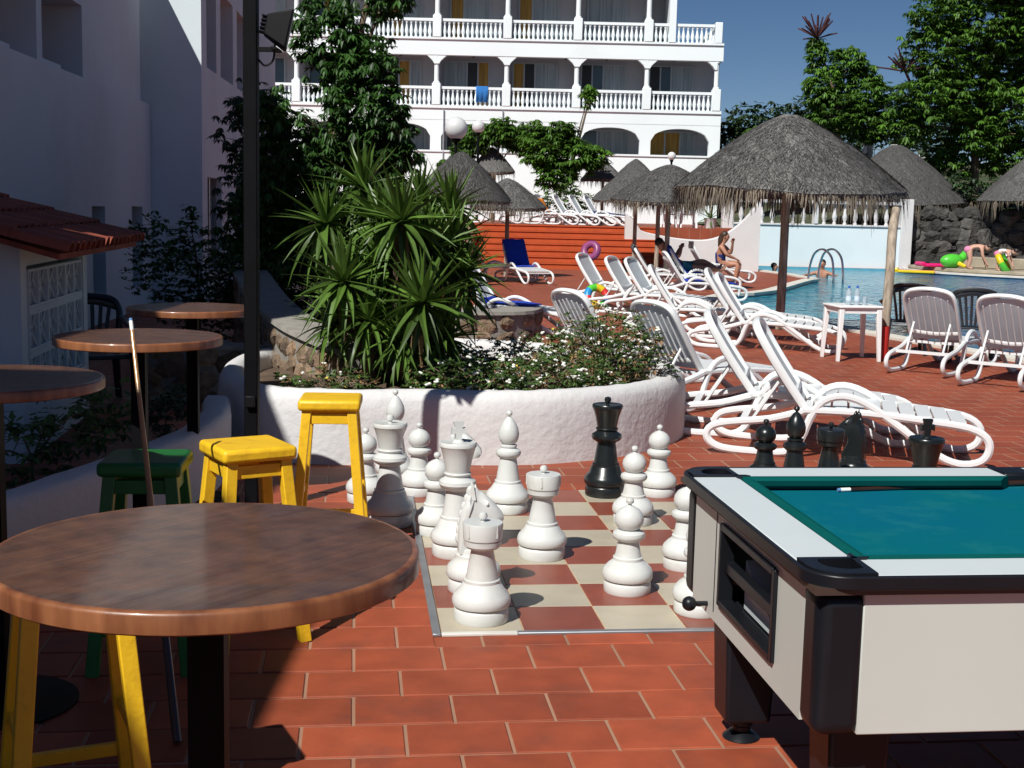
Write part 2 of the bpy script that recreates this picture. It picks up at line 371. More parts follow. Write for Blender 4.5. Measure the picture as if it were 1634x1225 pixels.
# ---- pool
def water_mat():
    m = bpy.data.materials.new('pool_water'); m.use_nodes = True; MATS['pool_water'] = m
    nt = m.node_tree; N = nt.nodes; Lk = nt.links; b = N['Principled BSDF']
    tc = N.new('ShaderNodeTexCoord')
    mp = N.new('ShaderNodeMapping'); mp.inputs['Scale'].default_value = (1.0, 0.55, 1); Lk.new(tc.outputs['Object'], mp.inputs['Vector'])
    n1 = N.new('ShaderNodeTexNoise'); n1.inputs['Scale'].default_value = 2.6; n1.inputs['Detail'].default_value = 4; n1.inputs['Distortion'].default_value = 1.2
    Lk.new(mp.outputs[0], n1.inputs['Vector'])
    n2 = N.new('ShaderNodeTexNoise'); n2.inputs['Scale'].default_value = 0.10; n2.inputs['Detail'].default_value = 1; Lk.new(tc.outputs['Object'], n2.inputs['Vector'])
    cr = N.new('ShaderNodeValToRGB'); cr.color_ramp.elements[0].position = 0.32; cr.color_ramp.elements[1].position = 0.70
    cr.color_ramp.elements[0].color = (0.009,0.125,0.215,1); cr.color_ramp.elements[1].color = (0.055,0.345,0.43,1)
    Lk.new(n1.outputs['Fac'], cr.inputs[0])
    cd = N.new('ShaderNodeValToRGB'); cd.color_ramp.elements[0].position = 0.32; cd.color_ramp.elements[1].position = 0.66
    cd.color_ramp.elements[0].color = (0.004,0.075,0.200,1); cd.color_ramp.elements[1].color = (0.012,0.150,0.315,1)
    Lk.new(n1.outputs['Fac'], cd.inputs[0])
    # the basin gets deeper towards the far right end: deeper water is a deeper blue
    sx = N.new('ShaderNodeSeparateXYZ'); Lk.new(tc.outputs['Object'], sx.inputs[0])
    md = N.new('ShaderNodeMath'); md.operation = 'MULTIPLY_ADD'; md.inputs[1].default_value = -0.28; Lk.new(sx.outputs[1], md.inputs[0]); Lk.new(sx.outputs[0], md.inputs[2])
    rr = N.new('ShaderNodeMapRange'); rr.inputs[1].default_value = -1.2; rr.inputs[2].default_value = 1.6; rr.interpolation_type = 'SMOOTHSTEP'; Lk.new(md.outputs[0], rr.inputs[0])
    mx = N.new('ShaderNodeMix'); mx.data_type = 'RGBA'; Lk.new(rr.outputs[0], mx.inputs[0]); Lk.new(cr.outputs[0], mx.inputs[6]); Lk.new(cd.outputs[0], mx.inputs[7])
    Lk.new(mx.outputs[2], b.inputs['Base Color']); b.inputs['Roughness'].default_value = 0.08; b.inputs['IOR'].default_value = 1.33; b.inputs['Specular IOR Level'].default_value = 0.2
    bp = N.new('ShaderNodeBump'); bp.inputs['Strength'].default_value = 1.0; bp.inputs['Distance'].default_value = 0.14
    Lk.new(n1.outputs['Fac'], bp.inputs['Height']); Lk.new(bp.outputs[0], b.inputs['Normal'])
water_mat()
mat('coping', (0.66,0.62,0.55), 0.7, 0.08, 4, bump=0.2, bscale=30)
mat('basin_tile', (0.10,0.32,0.42), 0.4, 0.1, 3)
def fill_poly(name, pts, z, mname):
    bm = bmesh.new(); vs_ = [bm.verts.new((x, y, z)) for x, y in pts]; bm.faces.new(vs_)
    bmesh.ops.triangulate(bm, faces=bm.faces[:]); bmesh.ops.recalc_face_normals(bm, faces=bm.faces[:])
    for f in bm.faces:
        if f.normal.z < 0: f.normal_flip()
    me = bpy.data.meshes.new(name); bm.to_mesh(me); bm.free(); me.materials.append(MATS[mname]); return me
tag(obj('pool_water', fill_poly('pool_water', POOL, -0.06, 'pool_water')), kind='structure')
basin = MB(); nP = len(POOL)
basin.add([(x, y, 0.0) for x, y in POOL]+[(x, y, -0.5) for x, y in POOL], [(i, (i+1) % nP, nP+(i+1) % nP, nP+i) for i in range(nP)])
tag(basin.build('pool_basin', 'basin_tile', smooth=False), kind='structure')
def off_loop(P, d):
    n = len(P); out = []
    for i in range(n):
        t = Vector(P[(i+1) % n])-Vector(P[i-1]); t.normalize(); out.append((P[i][0]+t.y*d, P[i][1]-t.x*d))
    return out
ins = [tuple(p) for p in POOL]; outl = off_loop(POOL, -0.26); inn = off_loop(POOL, 0.04)
cop = MB()
cop.add([(x, y, 0.035) for x, y in inn]+[(x, y, 0.035) for x, y in outl]+[(x, y, 0.001) for x, y in outl]+[(x, y, -0.02) for x, y in inn],
        [f for i in range(nP) if i not in (21,) for j in [(i+1) % nP] for f in ((i, nP+i, nP+j, j), (nP+i, 2*nP+i, 2*nP+j, nP+j), (3*nP+i, i, j, 3*nP+j))])
tag(cop.build('pool_coping', 'coping', smooth=False), kind='structure')
# pool ladder
mat('ladder_steel', (0.70,0.72,0.75), 0.2, 0.03, 3, metal=1.0)
lad = thing('pool_ladder', 'curved chrome handrail ladder at the tip of the pool peninsula', 'ladder', (8.15, 34.6, 0), R(-40))
for s_ in (-1, 1):
    P = catmull([(-.35, s_*.27, -.02), (-.33, s_*.27, .35), (-.2, s_*.27, .72), (.05, s_*.27, .82), (.28, s_*.27, .62), (.36, s_*.27, .2), (.38, s_*.27, -.35)], 5)
    MB().tube(P, 0.03, 8).build('handrail', 'ladder_steel', lad)
for z in (-.12, -.32): MB().bar((.38, -.27, z), (.38, .27, z), .07, .03).build('rung', 'ladder_steel', lad)

# ---- steps up to the upper terrace
UT = 1.23
brick_floor('step_tiles', (0.34,0.066,0.028), (0.27,0.052,0.024), (0.30,0.12,0.07), 0.005)
mat('step_red', (0.44,0.082,0.026), 0.7, 0.12, 4, spec=0.2, stain=(0.30,0.06,0.025), stain_scale=2, stain_amt=0.5)
steps = thing('terrace_steps', 'wide flight of orange red tiled steps up to the sun terrace', 'steps', (-1.2, 37.9, 0))
for i in range(7):
    z0, z1 = i*UT/7, (i+1)*UT/7-0.005
    m_ = MB().bx(0, 5.5, i*0.34, 7*0.34+.05, z0, z1-0.03).bx(-.01, 5.51, i*0.34-0.03, (i+1)*0.34, z1-0.029, z1)
    m_.build('step', 'step_red', steps, smooth=False)
tag(MB().bx(-40, 7.2, 40.31, 58, 0, UT).build('upper_terrace', 'floor_tiles', smooth=False), kind='structure')
MB2 = thing('retaining_wall', 'rough stone retaining wall left of the tiled steps', 'wall', (-1.25, 38.6, 0))
MB().bx(-14, 0, 0, 0.3, 0, UT+.08).build('core', 'stone_brown', MB2, smooth=False)
MB().bx(-14, 0.03, -.03, 0.33, UT+.08, UT+.14).build('cap', 'mortar', MB2, smooth=False)

# ---- terrain behind the pool
mat('hill_ground', (0.09,0.085,0.045), 0.95, 0.4, 0.4, bump=0.6, bscale=3, bdist=0.2, col2=(0.03,0.05,0.015))
def terrain():
    xs = np.concatenate([np.linspace(7.2, 40, 24), np.linspace(60, 400, 8)]); ys = np.concatenate([np.linspace(45.2, 90, 22), np.linspace(110, 590, 10)])
    V = []; F = []
    for y in ys:
        for x in xs:
            t = min(1, max(0, (y-45)/30)); g = min(1, max(0, (x-7.2)/6))
            V.append((x, y, 1.28+g*t*3.6+0.25*math.sin(x*.7)*math.cos(y*.43)*g*t))
    n = len(xs)
    for j in range(len(ys)-1):
        for i in range(n-1): F.append((j*n+i, j*n+i+1, (j+1)*n+i+1, (j+1)*n+i))
    m_ = MB(); m_.add(V, F); return m_
tag(terrain().build('hillside', 'hill_ground'), kind='structure')

# ---- pool end wall with balustrade
pw = thing('pool_end_wall', 'pale wall with white balustrade at the far end of the pool', 'wall', (7.2, 44.0, 0))
MB().bx(0, 5.6, 0, .25, -.5, 1.36).build('wall', 'pool_wall_paint', pw, smooth=False)
MB().bx(-.02, 5.58, -.05, .30, 1.36, 1.42).build('base_rail', 'white_plaster', pw, bevel=.01)
MB().bx(-.02, 5.58, -.03, .26, 2.08, 2.19).build('top_rail', 'white_plaster', pw, bevel=.02)
for x0, x1 in ((-.35, .02), (2.68, 2.82), (5.56, 5.95)):
    MB().bx(x0, x1, -.08, .32, 1.425 if x0 == 2.68 else -.5, 2.30).build('pier', 'white_plaster', pw, bevel=.02)
BAL = [(.055,0),(.055,.05),(.04,.06),(.035,.09),(.07,.20),(.075,.25),(.06,.33),(.035,.48),(.03,.53),(.05,.56),(.055,.58),(.055,.64)]
bal_me = MB().lathe(BAL, 10).mesh('baluster', 'white_plaster')
k = 0
while True:
    x = .28+.345*k; k += 1
    if x > 5.45: break
    if 2.55 < x < 2.95: continue
    o = obj('baluster', bal_me, pw, loc=(x, .11, 1.42)); o.scale = (1.15, 1.15, 1.03)

# ---- scooped white wall beside the steps
sw = MB(); n = 26
prof = []
for i in range(n+1):
    t = i/n; x = 3.25+t*4.0
    if t < .12: z = 1.62-.5*(t/.12)**1.5
    elif t < .55: z = 1.12-.22*math.sin((t-.12)/.43*math.pi*.5)
    else: z = .90+1.25*((t-.55)/.45)**2.2
    prof.append((x, z))
V = []; F = []
for x, z in prof: V += [(x, 39.3, 0), (x, 39.3, z-.03), (x, 39.34, z), (x, 39.56, z), (x, 39.6, z-.03), (x, 39.6, 0)]
for i in range(n):
    for k in range(5): F.append((i*6+k, (i+1)*6+k, (i+1)*6+k+1, i*6+k+1))
F += [(0,1,2,3,4,5), tuple(n*6+k for k in (5,4,3,2,1,0))]
sw.add(V, F)
tag(sw.build('parapet_wall', 'white_plaster'), 'white plaster wall with a scooped curved top beside the tiled steps', 'wall')

# ---- boulders
def rock_mesh(name, seed, mname, n=9, m=6):
    r_ = random.Random(seed); b = MB().ball((0,0,0), 1, n, m)
    b.v = [tuple(Vector(p)*(1+r_.uniform(-.22,.18))) for p in b.v]
    b.v = [(max(-.82,min(.82,x)), max(-.8,min(.8,y)), max(-.78,min(.78,z))) for x,y,z in b.v]
    return b.mesh(name, mname, smooth=False)
lava = [rock_mesh('rock', i, 'lava_rock') for i in range(6)]
lw = thing('lava_rock_wall', 'dark lava boulder wall rising behind the far pool edge', 'wall', (13.25, 44.3, 0))
core = MB(); core.prism([(.1,.5),(9.5,-2.6),(9.5,1),(.1,3.2)], -.4, 1.5); core.build('core', 'lava_rock', lw, smooth=False)
for i in range(46):
    for j in range(6):
        if RND.random() < .06: continue
        x = i*.21+RND.uniform(-.1,.1); z = .0+j*.36+RND.uniform(-.08,.08)
        o = obj('rock', RND.choice(lava), lw, loc=(x, .42+.05*j+RND.uniform(-.10,.10)-x*.33, z))
        k = RND.uniform(.2,.36); o.scale = (k*RND.uniform(.9,1.4), k, k*RND.uniform(.7,1.1)); o.rotation_euler = (RND.uniform(-.4,.4), RND.uniform(-.4,.4), RND.uniform(0,6))
mat('ledge_stone', (0.33,0.28,0.21), 0.9, 0.2, 3, bump=0.4, bscale=12)
tag(MB().prism([(13.05,43.88),(13.15,42.65),(13.55,41.45),(14.25,40.5),(15.3,39.65),(17.3,38.25),(20.2,34.1),(22,35),(19,40),(16,43),(14.4,44.5)], 0.04, .16).build('pool_ledge', 'ledge_stone', bevel=.03), kind='structure')
tag(MB().prism([(14.0,42.9),(15.1,41.6),(17.6,39.7),(20.6,36.2),(21.0,36.6),(18,40.2),(15.4,42.1),(14.3,43.3)], 0.16, .50).build('ledge_wall', 'ledge_stone', bevel=.03), 'low tan stone wall on the ledge behind the pool', 'wall')
# ================================================================ HOTEL (far building with balconies)
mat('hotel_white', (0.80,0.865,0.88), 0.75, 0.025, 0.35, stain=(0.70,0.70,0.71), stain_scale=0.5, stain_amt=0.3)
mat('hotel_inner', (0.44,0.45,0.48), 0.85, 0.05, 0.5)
mat('door_glass', (0.055,0.075,0.085), 0.12, 0.4, 0.7, spec=0.6)
mat('net_curtain', (0.30,0.35,0.38), 0.8, 0.25, 6, stretch=(3,3,0.1))
mat('amber_curtain', (0.40,0.23,0.05), 0.8, 0.3, 6, stretch=(3,3,0.1))
mat('dark_room', (0.022,0.024,0.028), 0.5, 0.3, 1)
mat('alu_frame', (0.42,0.45,0.47), 0.45, 0.05, 2, metal=0.4)
mat('lantern_dark', (0.02,0.02,0.022), 0.5, 0.2, 4)
HY = 54.0
hotel = thing('hotel_building', 'white hotel with balustraded balconies and arches above the pool terrace', 'building', (0, HY, 0))
COLX = [7.95, 5.15, 2.32, -0.50, -3.32, -6.14, -8.96, -11.78, -14.6]
F1, F2, F3 = 3.05, 5.72, 8.38       # floor levels
xL, xR = COLX[-1]-.2, COLX[0]+.22
DB = 1.7
# walls
MB().bx(xL, xR, .0, .35, 1.0, 3.92).build('parapet', 'hotel_white', hotel, smooth=False)
MB().bx(xL, xR, -.05, .40, 3.92, 3.99).build('sill', 'hotel_white', hotel, smooth=False)
MB().bx(xL, xR, .02, .34, 5.20, 5.74).build('facade_band', 'hotel_white', hotel, smooth=False)
MB().bx(xL, xR, -.04, .36, 5.66, 5.78).build('ledge', 'hotel_white', hotel, smooth=False)
MB().bx(xL, xR, .02, .34, 7.75, 8.40).build('facade_band', 'hotel_white', hotel, smooth=False)
MB().bx(xL, xR, -.04, .36, 8.36, 8.44).build('ledge', 'hotel_white', hotel, smooth=False)
MB().bx(xL, 5.95, .02, .34, 10.5, 11.4).build('facade_band', 'hotel_white', hotel, smooth=False)
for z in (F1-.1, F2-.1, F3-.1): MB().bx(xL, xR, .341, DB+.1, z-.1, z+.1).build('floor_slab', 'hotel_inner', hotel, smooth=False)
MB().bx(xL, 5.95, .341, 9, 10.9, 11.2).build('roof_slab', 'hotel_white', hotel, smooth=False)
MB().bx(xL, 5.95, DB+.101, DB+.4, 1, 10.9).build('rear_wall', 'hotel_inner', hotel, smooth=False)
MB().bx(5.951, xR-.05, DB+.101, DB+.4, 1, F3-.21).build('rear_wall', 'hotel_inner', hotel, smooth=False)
MB().bx(xR-.3, xR-.02, DB+.401, 9, 1, F3).build('side_wall', 'hotel_white', hotel, smooth=False)
MB().bx(xR-.16, xR-.0, .36, DB+.1, 1, 5.1).build('side_wall', 'hotel_white', hotel, smooth=False)
MB().bx(5.95, 6.22, -.06, 9, F3+.06, 11.2).build('end_pier', 'hotel_white', hotel, smooth=False)
# arches on the lowest storey
for a, b_ in zip(COLX[1:], COLX):
    x0, x1 = a+.22, b_-.22; zs, zc = 4.55, 5.05; n = 14
    V = []; F = []
    for i in range(n+1):
        t = i/n; x = x0+(x1-x0)*t; u = 2*t-1
        z = zs+(zc-zs)*math.sqrt(max(0, 1-abs(u)**2.2))
        V += [(x, .03, z), (x, .03, 5.205), (x, .33, 5.205), (x, .33, z)]
    for i in range(n):
        for k in range(4): F.append((i*4+k, (i+1)*4+k, (i+1)*4+(k+1) % 4, i*4+(k+1) % 4))
    m_ = MB(); m_.add(V, F); m_.build('arch', 'hotel_white', hotel)
for x in COLX:
    MB().bx(x-.22, x+.22, .03, .33, 3.99, 5.205).build('pillar', 'hotel_white', hotel, smooth=False)
    for lvl, (z0, z1) in enumerate(((5.78, 7.75), (8.44, 10.5))):
        if lvl == 1 and x > 6: 
            MB().bx(x-.14, x+.14, -.05, .36, z0, z0+.82).build('post', 'hotel_white', hotel, bevel=.02); continue
        MB().bx(x-.17, x+.17, -.06, .37, z0, z0+.86).build('post', 'hotel_white', hotel, bevel=.02)
        MB().lathe([(.14,0),(.14,.06),(.10,.09),(.095,z1-z0-.98),(.14,z1-z0-.93),(.14,z1-z0-.86)], 10, (x, .17, z0+.86)).build('column', 'hotel_white', hotel)
        # corbelled shoulders under the beam
        for s_ in (-1, 1):
            if x > 7 and s_ > 0: continue
            m_ = MB(); P = [(0,0),(.42,0),(.30,-.10),(.17,-.22),(.1,-.34),(0,-.34)]
            m_.add([(x+s_*px, y, z1+.004+pz) for y in (.04,.32) for px, pz in P], [tuple(range(6)), tuple(range(11,5,-1))]+[(i,(i+1)%6,6+(i+1)%6,6+i) for i in range(6)])
            m_.build('corbel', 'hotel_white', hotel, smooth=False)
# balustrades
hb = MB().lathe(BAL, 8).mesh('baluster', 'hotel_white'); nb = 0
for lvl, z in enumerate((5.78, 8.44)):
    for a, b_ in list(zip(COLX[1:], COLX))[:7]:
        MB().bx(a+.175, b_-.175, .08, .24, z+.64, z+.745).build('handrail', 'hotel_white', hotel, smooth=False)
        for i in range(13):
            x = a+.30+(b_-a-.60)*i/12
            if nb < 190: obj('baluster', hb, hotel, loc=(x, .16, z)); nb += 1
# side balustrade of the roof terrace
MB().bx(xR-.30, xR-.14, .37, 8.5, 8.44+.64, 8.44+.745).build('handrail', 'hotel_white', hotel, smooth=False)
for i in range(12): obj('baluster', hb, hotel, loc=(xR-.22, .6+i*.3, 8.44))
# doors with curtains on the rear wall of every balcony
def glazed_door(x0, x1, z0, z1, kinds):
    y = DB+.1
    d = MB(); fw_ = .06; n = len(kinds); w = (x1-x0)/n
    d.bx(x0, x1, y-.07, y-.002, z1-fw_, z1); d.bx(x0, x1, y-.07, y-.002, z0, z0+fw_)
    for i in range(n+1): d.bx(x0+w*i-fw_/2, x0+w*i+fw_/2, y-.07, y-.002, z0+fw_, z1-fw_)
    door = d.build('sliding_door', 'alu_frame', hotel, smooth=False)
    for i, k_ in enumerate(kinds):
        a, b_ = x0+w*i+fw_/2+.002, x0+w*(i+1)-fw_/2-.002
        mname = {'g': 'door_glass', 'n': 'net_curtain', 'a': 'amber_curtain', 'd': 'dark_room'}[k_]
        MB().bx(a, b_, y-.045, y-.02, z0+fw_+.002, z1-fw_-.002).build({'g':'pane','n':'curtain','a':'curtain','d':'opening'}[k_], mname, door, smooth=False)
rows = {F1: ['aan', 'gnn', 'gdd', 'dnn', 'aan', 'gan', 'gnn'], F2: ['dgnn', 'dgnn', 'adnn', 'nnda', 'ndan', 'gnn', 'nng'], F3: [None, 'nnn', 'ann', 'ann', 'gann', 'gann', 'ann']}
off = {F1: (.35, .55), F2: (.25, .75), F3: (.45, .75)}
for z, ks in rows.items():
    for (a, b_), k_ in zip(list(zip(COLX[1:], COLX)), ks):
        if k_: glazed_door(a+off[z][0], b_-off[z][1], z+.02, z+2.0, k_)
for z, xs in ((F1, (6.3, 3.5, .7)), (F2, (6.4, 3.6, 1.9, -1.9, -4.9)), (F3, (4.75, -1.0, -3.9))):
    for x in xs:
        MB().lathe([(.0,0),(.05,.02),(.09,.06),(.07,.26),(.1,.28),(.0,.38)], 8, (x, DB-.05, z+2.12)).build('wall_lantern', 'lantern_dark', hotel)
# balcony partitions
for z, h in ((F2+.01, 1.98), (F3+.01, 2.1)):
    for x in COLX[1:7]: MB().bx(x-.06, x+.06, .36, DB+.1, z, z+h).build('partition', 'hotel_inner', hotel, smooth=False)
MB().tube([(-.62, -.03, 1.2), (-.62, -.03, 5.6)], .03, 6).build('downpipe', 'alu_frame', hotel)
MB().tube([(-3.0, -.03, 1.2), (-3.0, -.03, 5.6)], .03, 6).build('downpipe', 'alu_frame', hotel)
# towel over a balcony rail
mat('balcony_towel', (0.035,0.22,0.62), 0.9, 0.15, 8)
tw = MB(); V = []; F = []
for i in range(9):
    x = -1.72+.06*i; w = .015*math.sin(i*1.7)
    V += [(x, HY+.07+w*.3-.02, 5.93-.03*math.sin(i*2.1)), (x, HY+.06, 6.545), (x, HY+.26, 6.545), (x, HY+.262, 6.1)]
for i in range(8):
    for k in range(3): F.append((i*4+k, (i+1)*4+k, (i+1)*4+k+1, i*4+k+1))
tw.add(V, F); o = tw.build('beach_towel', 'balcony_towel'); sm = o.modifiers.new('solid', 'SOLIDIFY'); sm.thickness = .02; sm.offset = 1
tag(o, 'blue towel hanging over a balcony balustrade of the hotel', 'towel')

# ================================================================ LEFT BUILDING (in shade)
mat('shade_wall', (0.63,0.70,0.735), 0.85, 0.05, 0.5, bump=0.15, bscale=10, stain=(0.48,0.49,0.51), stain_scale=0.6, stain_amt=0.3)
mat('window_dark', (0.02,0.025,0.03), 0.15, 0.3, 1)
lb = thing('left_building', 'white two storey building standing in shade left of the bar tables', 'building', (0, 0, 0))
def wx(y): return -4.17-.08*y       # line of the long wall
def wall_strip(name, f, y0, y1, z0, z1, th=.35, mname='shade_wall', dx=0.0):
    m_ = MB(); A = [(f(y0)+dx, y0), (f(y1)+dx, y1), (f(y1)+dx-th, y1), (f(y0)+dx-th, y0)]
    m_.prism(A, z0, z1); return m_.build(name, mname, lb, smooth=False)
# ground storey with narrow openings
op = [(17.4, 18.15), (19.9, 20.7)]; cur = 6.0
for a, b_ in op+[(21.4, 21.4)]:
    wall_strip('wall', wx, cur, a, 0, 3.2); 
    if b_ > a:
        wall_strip('wall', wx, a, b_, 1.58, 3.2); wall_strip('wall', wx, a, b_, 0, .35)
        wall_strip('window', wx, a, b_, .35, 1.58, .03, 'window_dark', -.27)
    cur = b_
MB().prism([(wx(6), 6), (wx(6)-8, 6), (wx(6)-8, 5.8), (wx(6)+.0, 5.8)], 0, 3.2).build('wall', 'shade_wall', lb, smooth=False)
MB().prism([(wx(5.8)-.02, 5.8), (wx(21.4)-.02, 21.4), (-14, 21.4), (-14, 5.8)], 3.0, 3.18).build('flat_roof', 'shade_wall', lb, smooth=False)
# upper storey, set back with deep windows
def wu(y): return wx(y)-.06
ups = [(11.6, 15.2), (15.42, 17.3)]; cur = 6.0
for a, b_ in ups+[(20.95, 20.95)]:
    wall_strip('wall', wu, cur, a, 3.18, 5.55, .7)
    if b_ > a:
        wall_strip('lintel', wu, a, b_, 4.12, 5.55, .7)
        wall_strip('window', wu, a, b_, 3.18, 4.12, .04, 'window_dark', -.66)
        wall_strip('sill', wu, a, b_-.7, 3.18, 3.30, .3, 'shade_wall', -.1)
    cur = b_
MB().prism([(wu(6)-.0, 6), (wu(16), 16), (-14, 16), (-14, 6)], 5.551, 8.2).build('shade_storey', 'shade_wall', lb, smooth=False)  # unseen block added on top to shade the umbrella tree's lower left
MB().prism([(wu(6), 6), (wu(20.95), 20.95), (-14, 20.95), (-14, 6)], 5.3, 5.54).build('flat_roof', 'shade_wall', lb, smooth=False)
# rear wing facing the terrace
def wc(y): return -5.06-.08*(y-21.45)
MB().bx(-7.2, wc(21.45), 21.42, 21.75, 0, 7.2).build('wall', 'shade_wall', lb, smooth=False)
wins = [(21.95, 23.05), (23.55, 25.2), (25.75, 27.2), (27.8, 29.3)]; cur = 21.75
low = [(21.95, 23.6), (25.4, 26.8)]
for a, b_ in wins+[(33.0, 33.0)]:
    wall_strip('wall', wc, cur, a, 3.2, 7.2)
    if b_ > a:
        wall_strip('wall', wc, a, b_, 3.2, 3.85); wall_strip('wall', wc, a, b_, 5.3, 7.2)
        wall_strip('window', wc, a, b_, 3.85, 5.3, .04, 'window_dark', -.3)
    cur = b_
cur = 21.75
for a, b_ in low+[(33.0, 33.0)]:
    wall_strip('wall', wc, cur, a, 0, 3.2)
    if b_ > a:
        wall_strip('wall', wc, a, b_, 2.08, 3.2); wall_strip('wall', wc, a, b_, 0, .5)
        wall_strip('window', wc, a, b_, .5, 2.08, .04, 'window_dark', -.28)
        m_ = MB()
        for t in (0, .5, 1): y = a+(b_-a)*t; m_.bar((wc(y)-.12, y, .5), (wc(y)-.12, y, 2.08), .06)
        m_.build('window_frame', 'alu_frame', lb, smooth=False)
    cur = b_
# unseen block added beside the viewpoint to cast the broad shade over the near left floor
tag(MB().prism([(-9.5,-9),(-3.25,-9),(-3.25,.95),(-3.85,.95),(-3.85,5.75),(-9.5,5.75)], 0, 5.5).build('shade_block', 'shade_wall', smooth=False), 'unseen white block added to shade the near end of the terrace', 'building')

# ================================================================ HUT WITH TILED ROOF AND BREEZE BLOCKS
mat('roof_clay', (0.26,0.058,0.030), 0.8, 0.3, 6, bump=0.3, bscale=25, island=0.2)
hut = thing('tiled_roof_hut', 'small white hut with red clay tile roof and breeze block side', 'hut', (-3.06, 8.16, 0), GRID)
MB().bx(-1.7, 0, 0, .14, 0, 1.50).build('front_wall', 'shade_wall', hut, smooth=False)
MB().bx(-1.7, 0, 1.9, 2.04, 0, 1.40).build('rear_wall', 'shade_wall', hut, smooth=False)
MB().bx(-.14, 0, .141, 1.899, 0, .40).build('side_wall', 'shade_wall', hut, smooth=False)
MB().bx(-.14, .0, .141, 1.899, 1.24, 1.34).build('side_beam', 'shade_wall', hut, smooth=False)
MB().bx(-1.4, -1.3, .141, 1.899, 0, 1.4).build('dark_backing', 'window_dark', hut, smooth=False)  # near-black sheet paints the unlit inside behind the breeze blocks
MB().bx(-.12, -.02, .141, .24, .40, 1.24).build('jamb', 'shade_wall', hut, smooth=False)
def breeze():
    m_ = MB(); w, h = .272, .25
    m_.bx(-.11, -.01, 0, w, 0, .018); m_.bx(-.11, -.01, 0, w, h-.018, h)
    m_.bx(-.11, -.01, 0, .014, .018, h-.018); m_.bx(-.11, -.01, w-.014, w, .018, h-.018)
    for a, b_ in (((.014,.018),(w/2,h/2)), ((w-.014,.018),(w/2,h/2)), ((.014,h-.018),(w/2,h/2)), ((w-.014,h-.018),(w/2,h/2)), ((w/2,.018),(w/2,h-.018)), ((.014,h/2),(w/4,h*.74)), ((w-.014,h/2),(w*.75,h*.74))):
        m_.bar((-.06, a[0], a[1]), (-.06, b_[0], b_[1]), .015, .06, upv=(1,0,0))
    return m_.mesh('breeze_block', 'shade_wall', smooth=False)
bm_ = breeze()
for j in range(3):
    for i in range(6): obj('breeze_block', bm_, hut, loc=(0, .245+i*.274, .405+j*.278))
for j in range(1, 3): MB().bx(-.11, -.008, .245, 1.89, .405+j*.278-.0265, .405+j*.278-.001).build('mortar_band', 'shade_wall', hut, smooth=False)
# roof: rows of half-round tiles running down to the eave
rt_me = MB(); n = 7; Lh = .42
V = []; F = []
for xi, rr_ in ((0, .085), (Lh, .07)):
    for r_ in (rr_, rr_-.014):
        for k in range(n+1):
            a = math.pi*k/n; V.append((xi, math.cos(a)*r_, math.sin(a)*r_*.8))
m1 = n+1
for k in range(n):
    F += [(k, k+1, 2*m1+k+1, 2*m1+k), (m1+k, 3*m1+k, 3*m1+k+1, m1+k+1), (k, m1+k, m1+k+1, k+1), (2*m1+k, 2*m1+k+1, 3*m1+k+1, 3*m1+k)]
rt_me.add(V, F); rt_mesh = rt_me.mesh('roof_tile', 'roof_clay')
roof = MB(); roof.add([(.30, -.30, 1.335), (.30, 2.5, 1.335), (-1.9, 2.5, 1.93), (-1.9, -.30, 1.93), (.30, -.30, 1.30), (.30, 2.5, 1.30), (-1.9, 2.5, 1.90), (-1.9, -.30, 1.90)],
    [(0,1,2,3), (7,6,5,4), (0,4,5,1), (1,5,6,2), (2,6,7,3), (3,7,4,0)])
roof = roof.build('roof', 'roof_clay', hut, smooth=False)
sl = math.atan2(1.93-1.335, 2.2)
for i in range(17):
    for j in range(6):
        x = .36-j*.36*math.cos(sl); z = 1.345+j*.36*math.sin(sl)+.0
        o = obj('roof_tile', rt_mesh, roof, loc=(x, -.26+i*.168, z+RND.uniform(-.004,.006)))
        o.rotation_euler = (0, -(sl-.03), math.pi+RND.uniform(-.02,.02))
# ================================================================ PLANTER AND LOW WALLS
PL = [(-1.72,8.52),(-1.2,8.36),(-.6,8.43),(0.0,8.48),(.42,8.64),(.86,8.98),(1.2,9.5),(1.34,10.1),(1.26,10.8),(.85,11.5),(0,12.0),(-1,12.1),(-1.8,11.5),(-2.2,10.5),(-2.1,9.3)]
loop = [(p.x, p.y) for p in catmull([(x, y, 0) for x, y in PL], 8, True)]
def swept_wall(path, sect, closed, wob=.008, seed=3):
    """Sweep a wall section (offset, height) along a path; offset is measured inwards (left of travel)."""
    r_ = random.Random(seed); n = len(path); k = len(sect); V = []; F = []
    for i, p in enumerate(path):
        a = path[i-1] if (closed or i > 0) else path[i]; b = path[(i+1) % n] if (closed or i < n-1) else path[i]
        t = Vector((b[0]-a[0], b[1]-a[1])).normalized(); nx, ny = -t.y, t.x
        for o_, z in sect:
            w = r_.uniform(-wob, wob) if z > .02 else 0
            V.append((p[0]+nx*(o_+w), p[1]+ny*(o_+w), z+(w*.8 if z > .1 else 0)))
    for i in range(n if closed else n-1):
        j = (i+1) % n
        for q in range(k-1): F.append((i*k+q, j*k+q, j*k+q+1, i*k+q+1))
    if not closed: F += [tuple(range(k)), tuple((n-1)*k+q for q in range(k-1, -1, -1))]
    m_ = MB(); m_.add(V, F); return m_
pl = thing('planter', 'white plastered round planter wall with flowering shrubs behind the chessboard', 'planter', (0,0,0))
SECT = [(0,-.01),(0,.1),(.002,.22),(.004,.33),(.012,.41),(.035,.455),(.075,.478),(.12,.48),(.165,.465),(.19,.43),(.2,.36),(.2,.22)]
swept_wall(loop, SECT, True, .0045).build('wall', 'white_plaster', pl, sharp=60)
inner = [(p[0]*.93-.03, (p[1]-10.2)*.93+10.2) for p in loop]
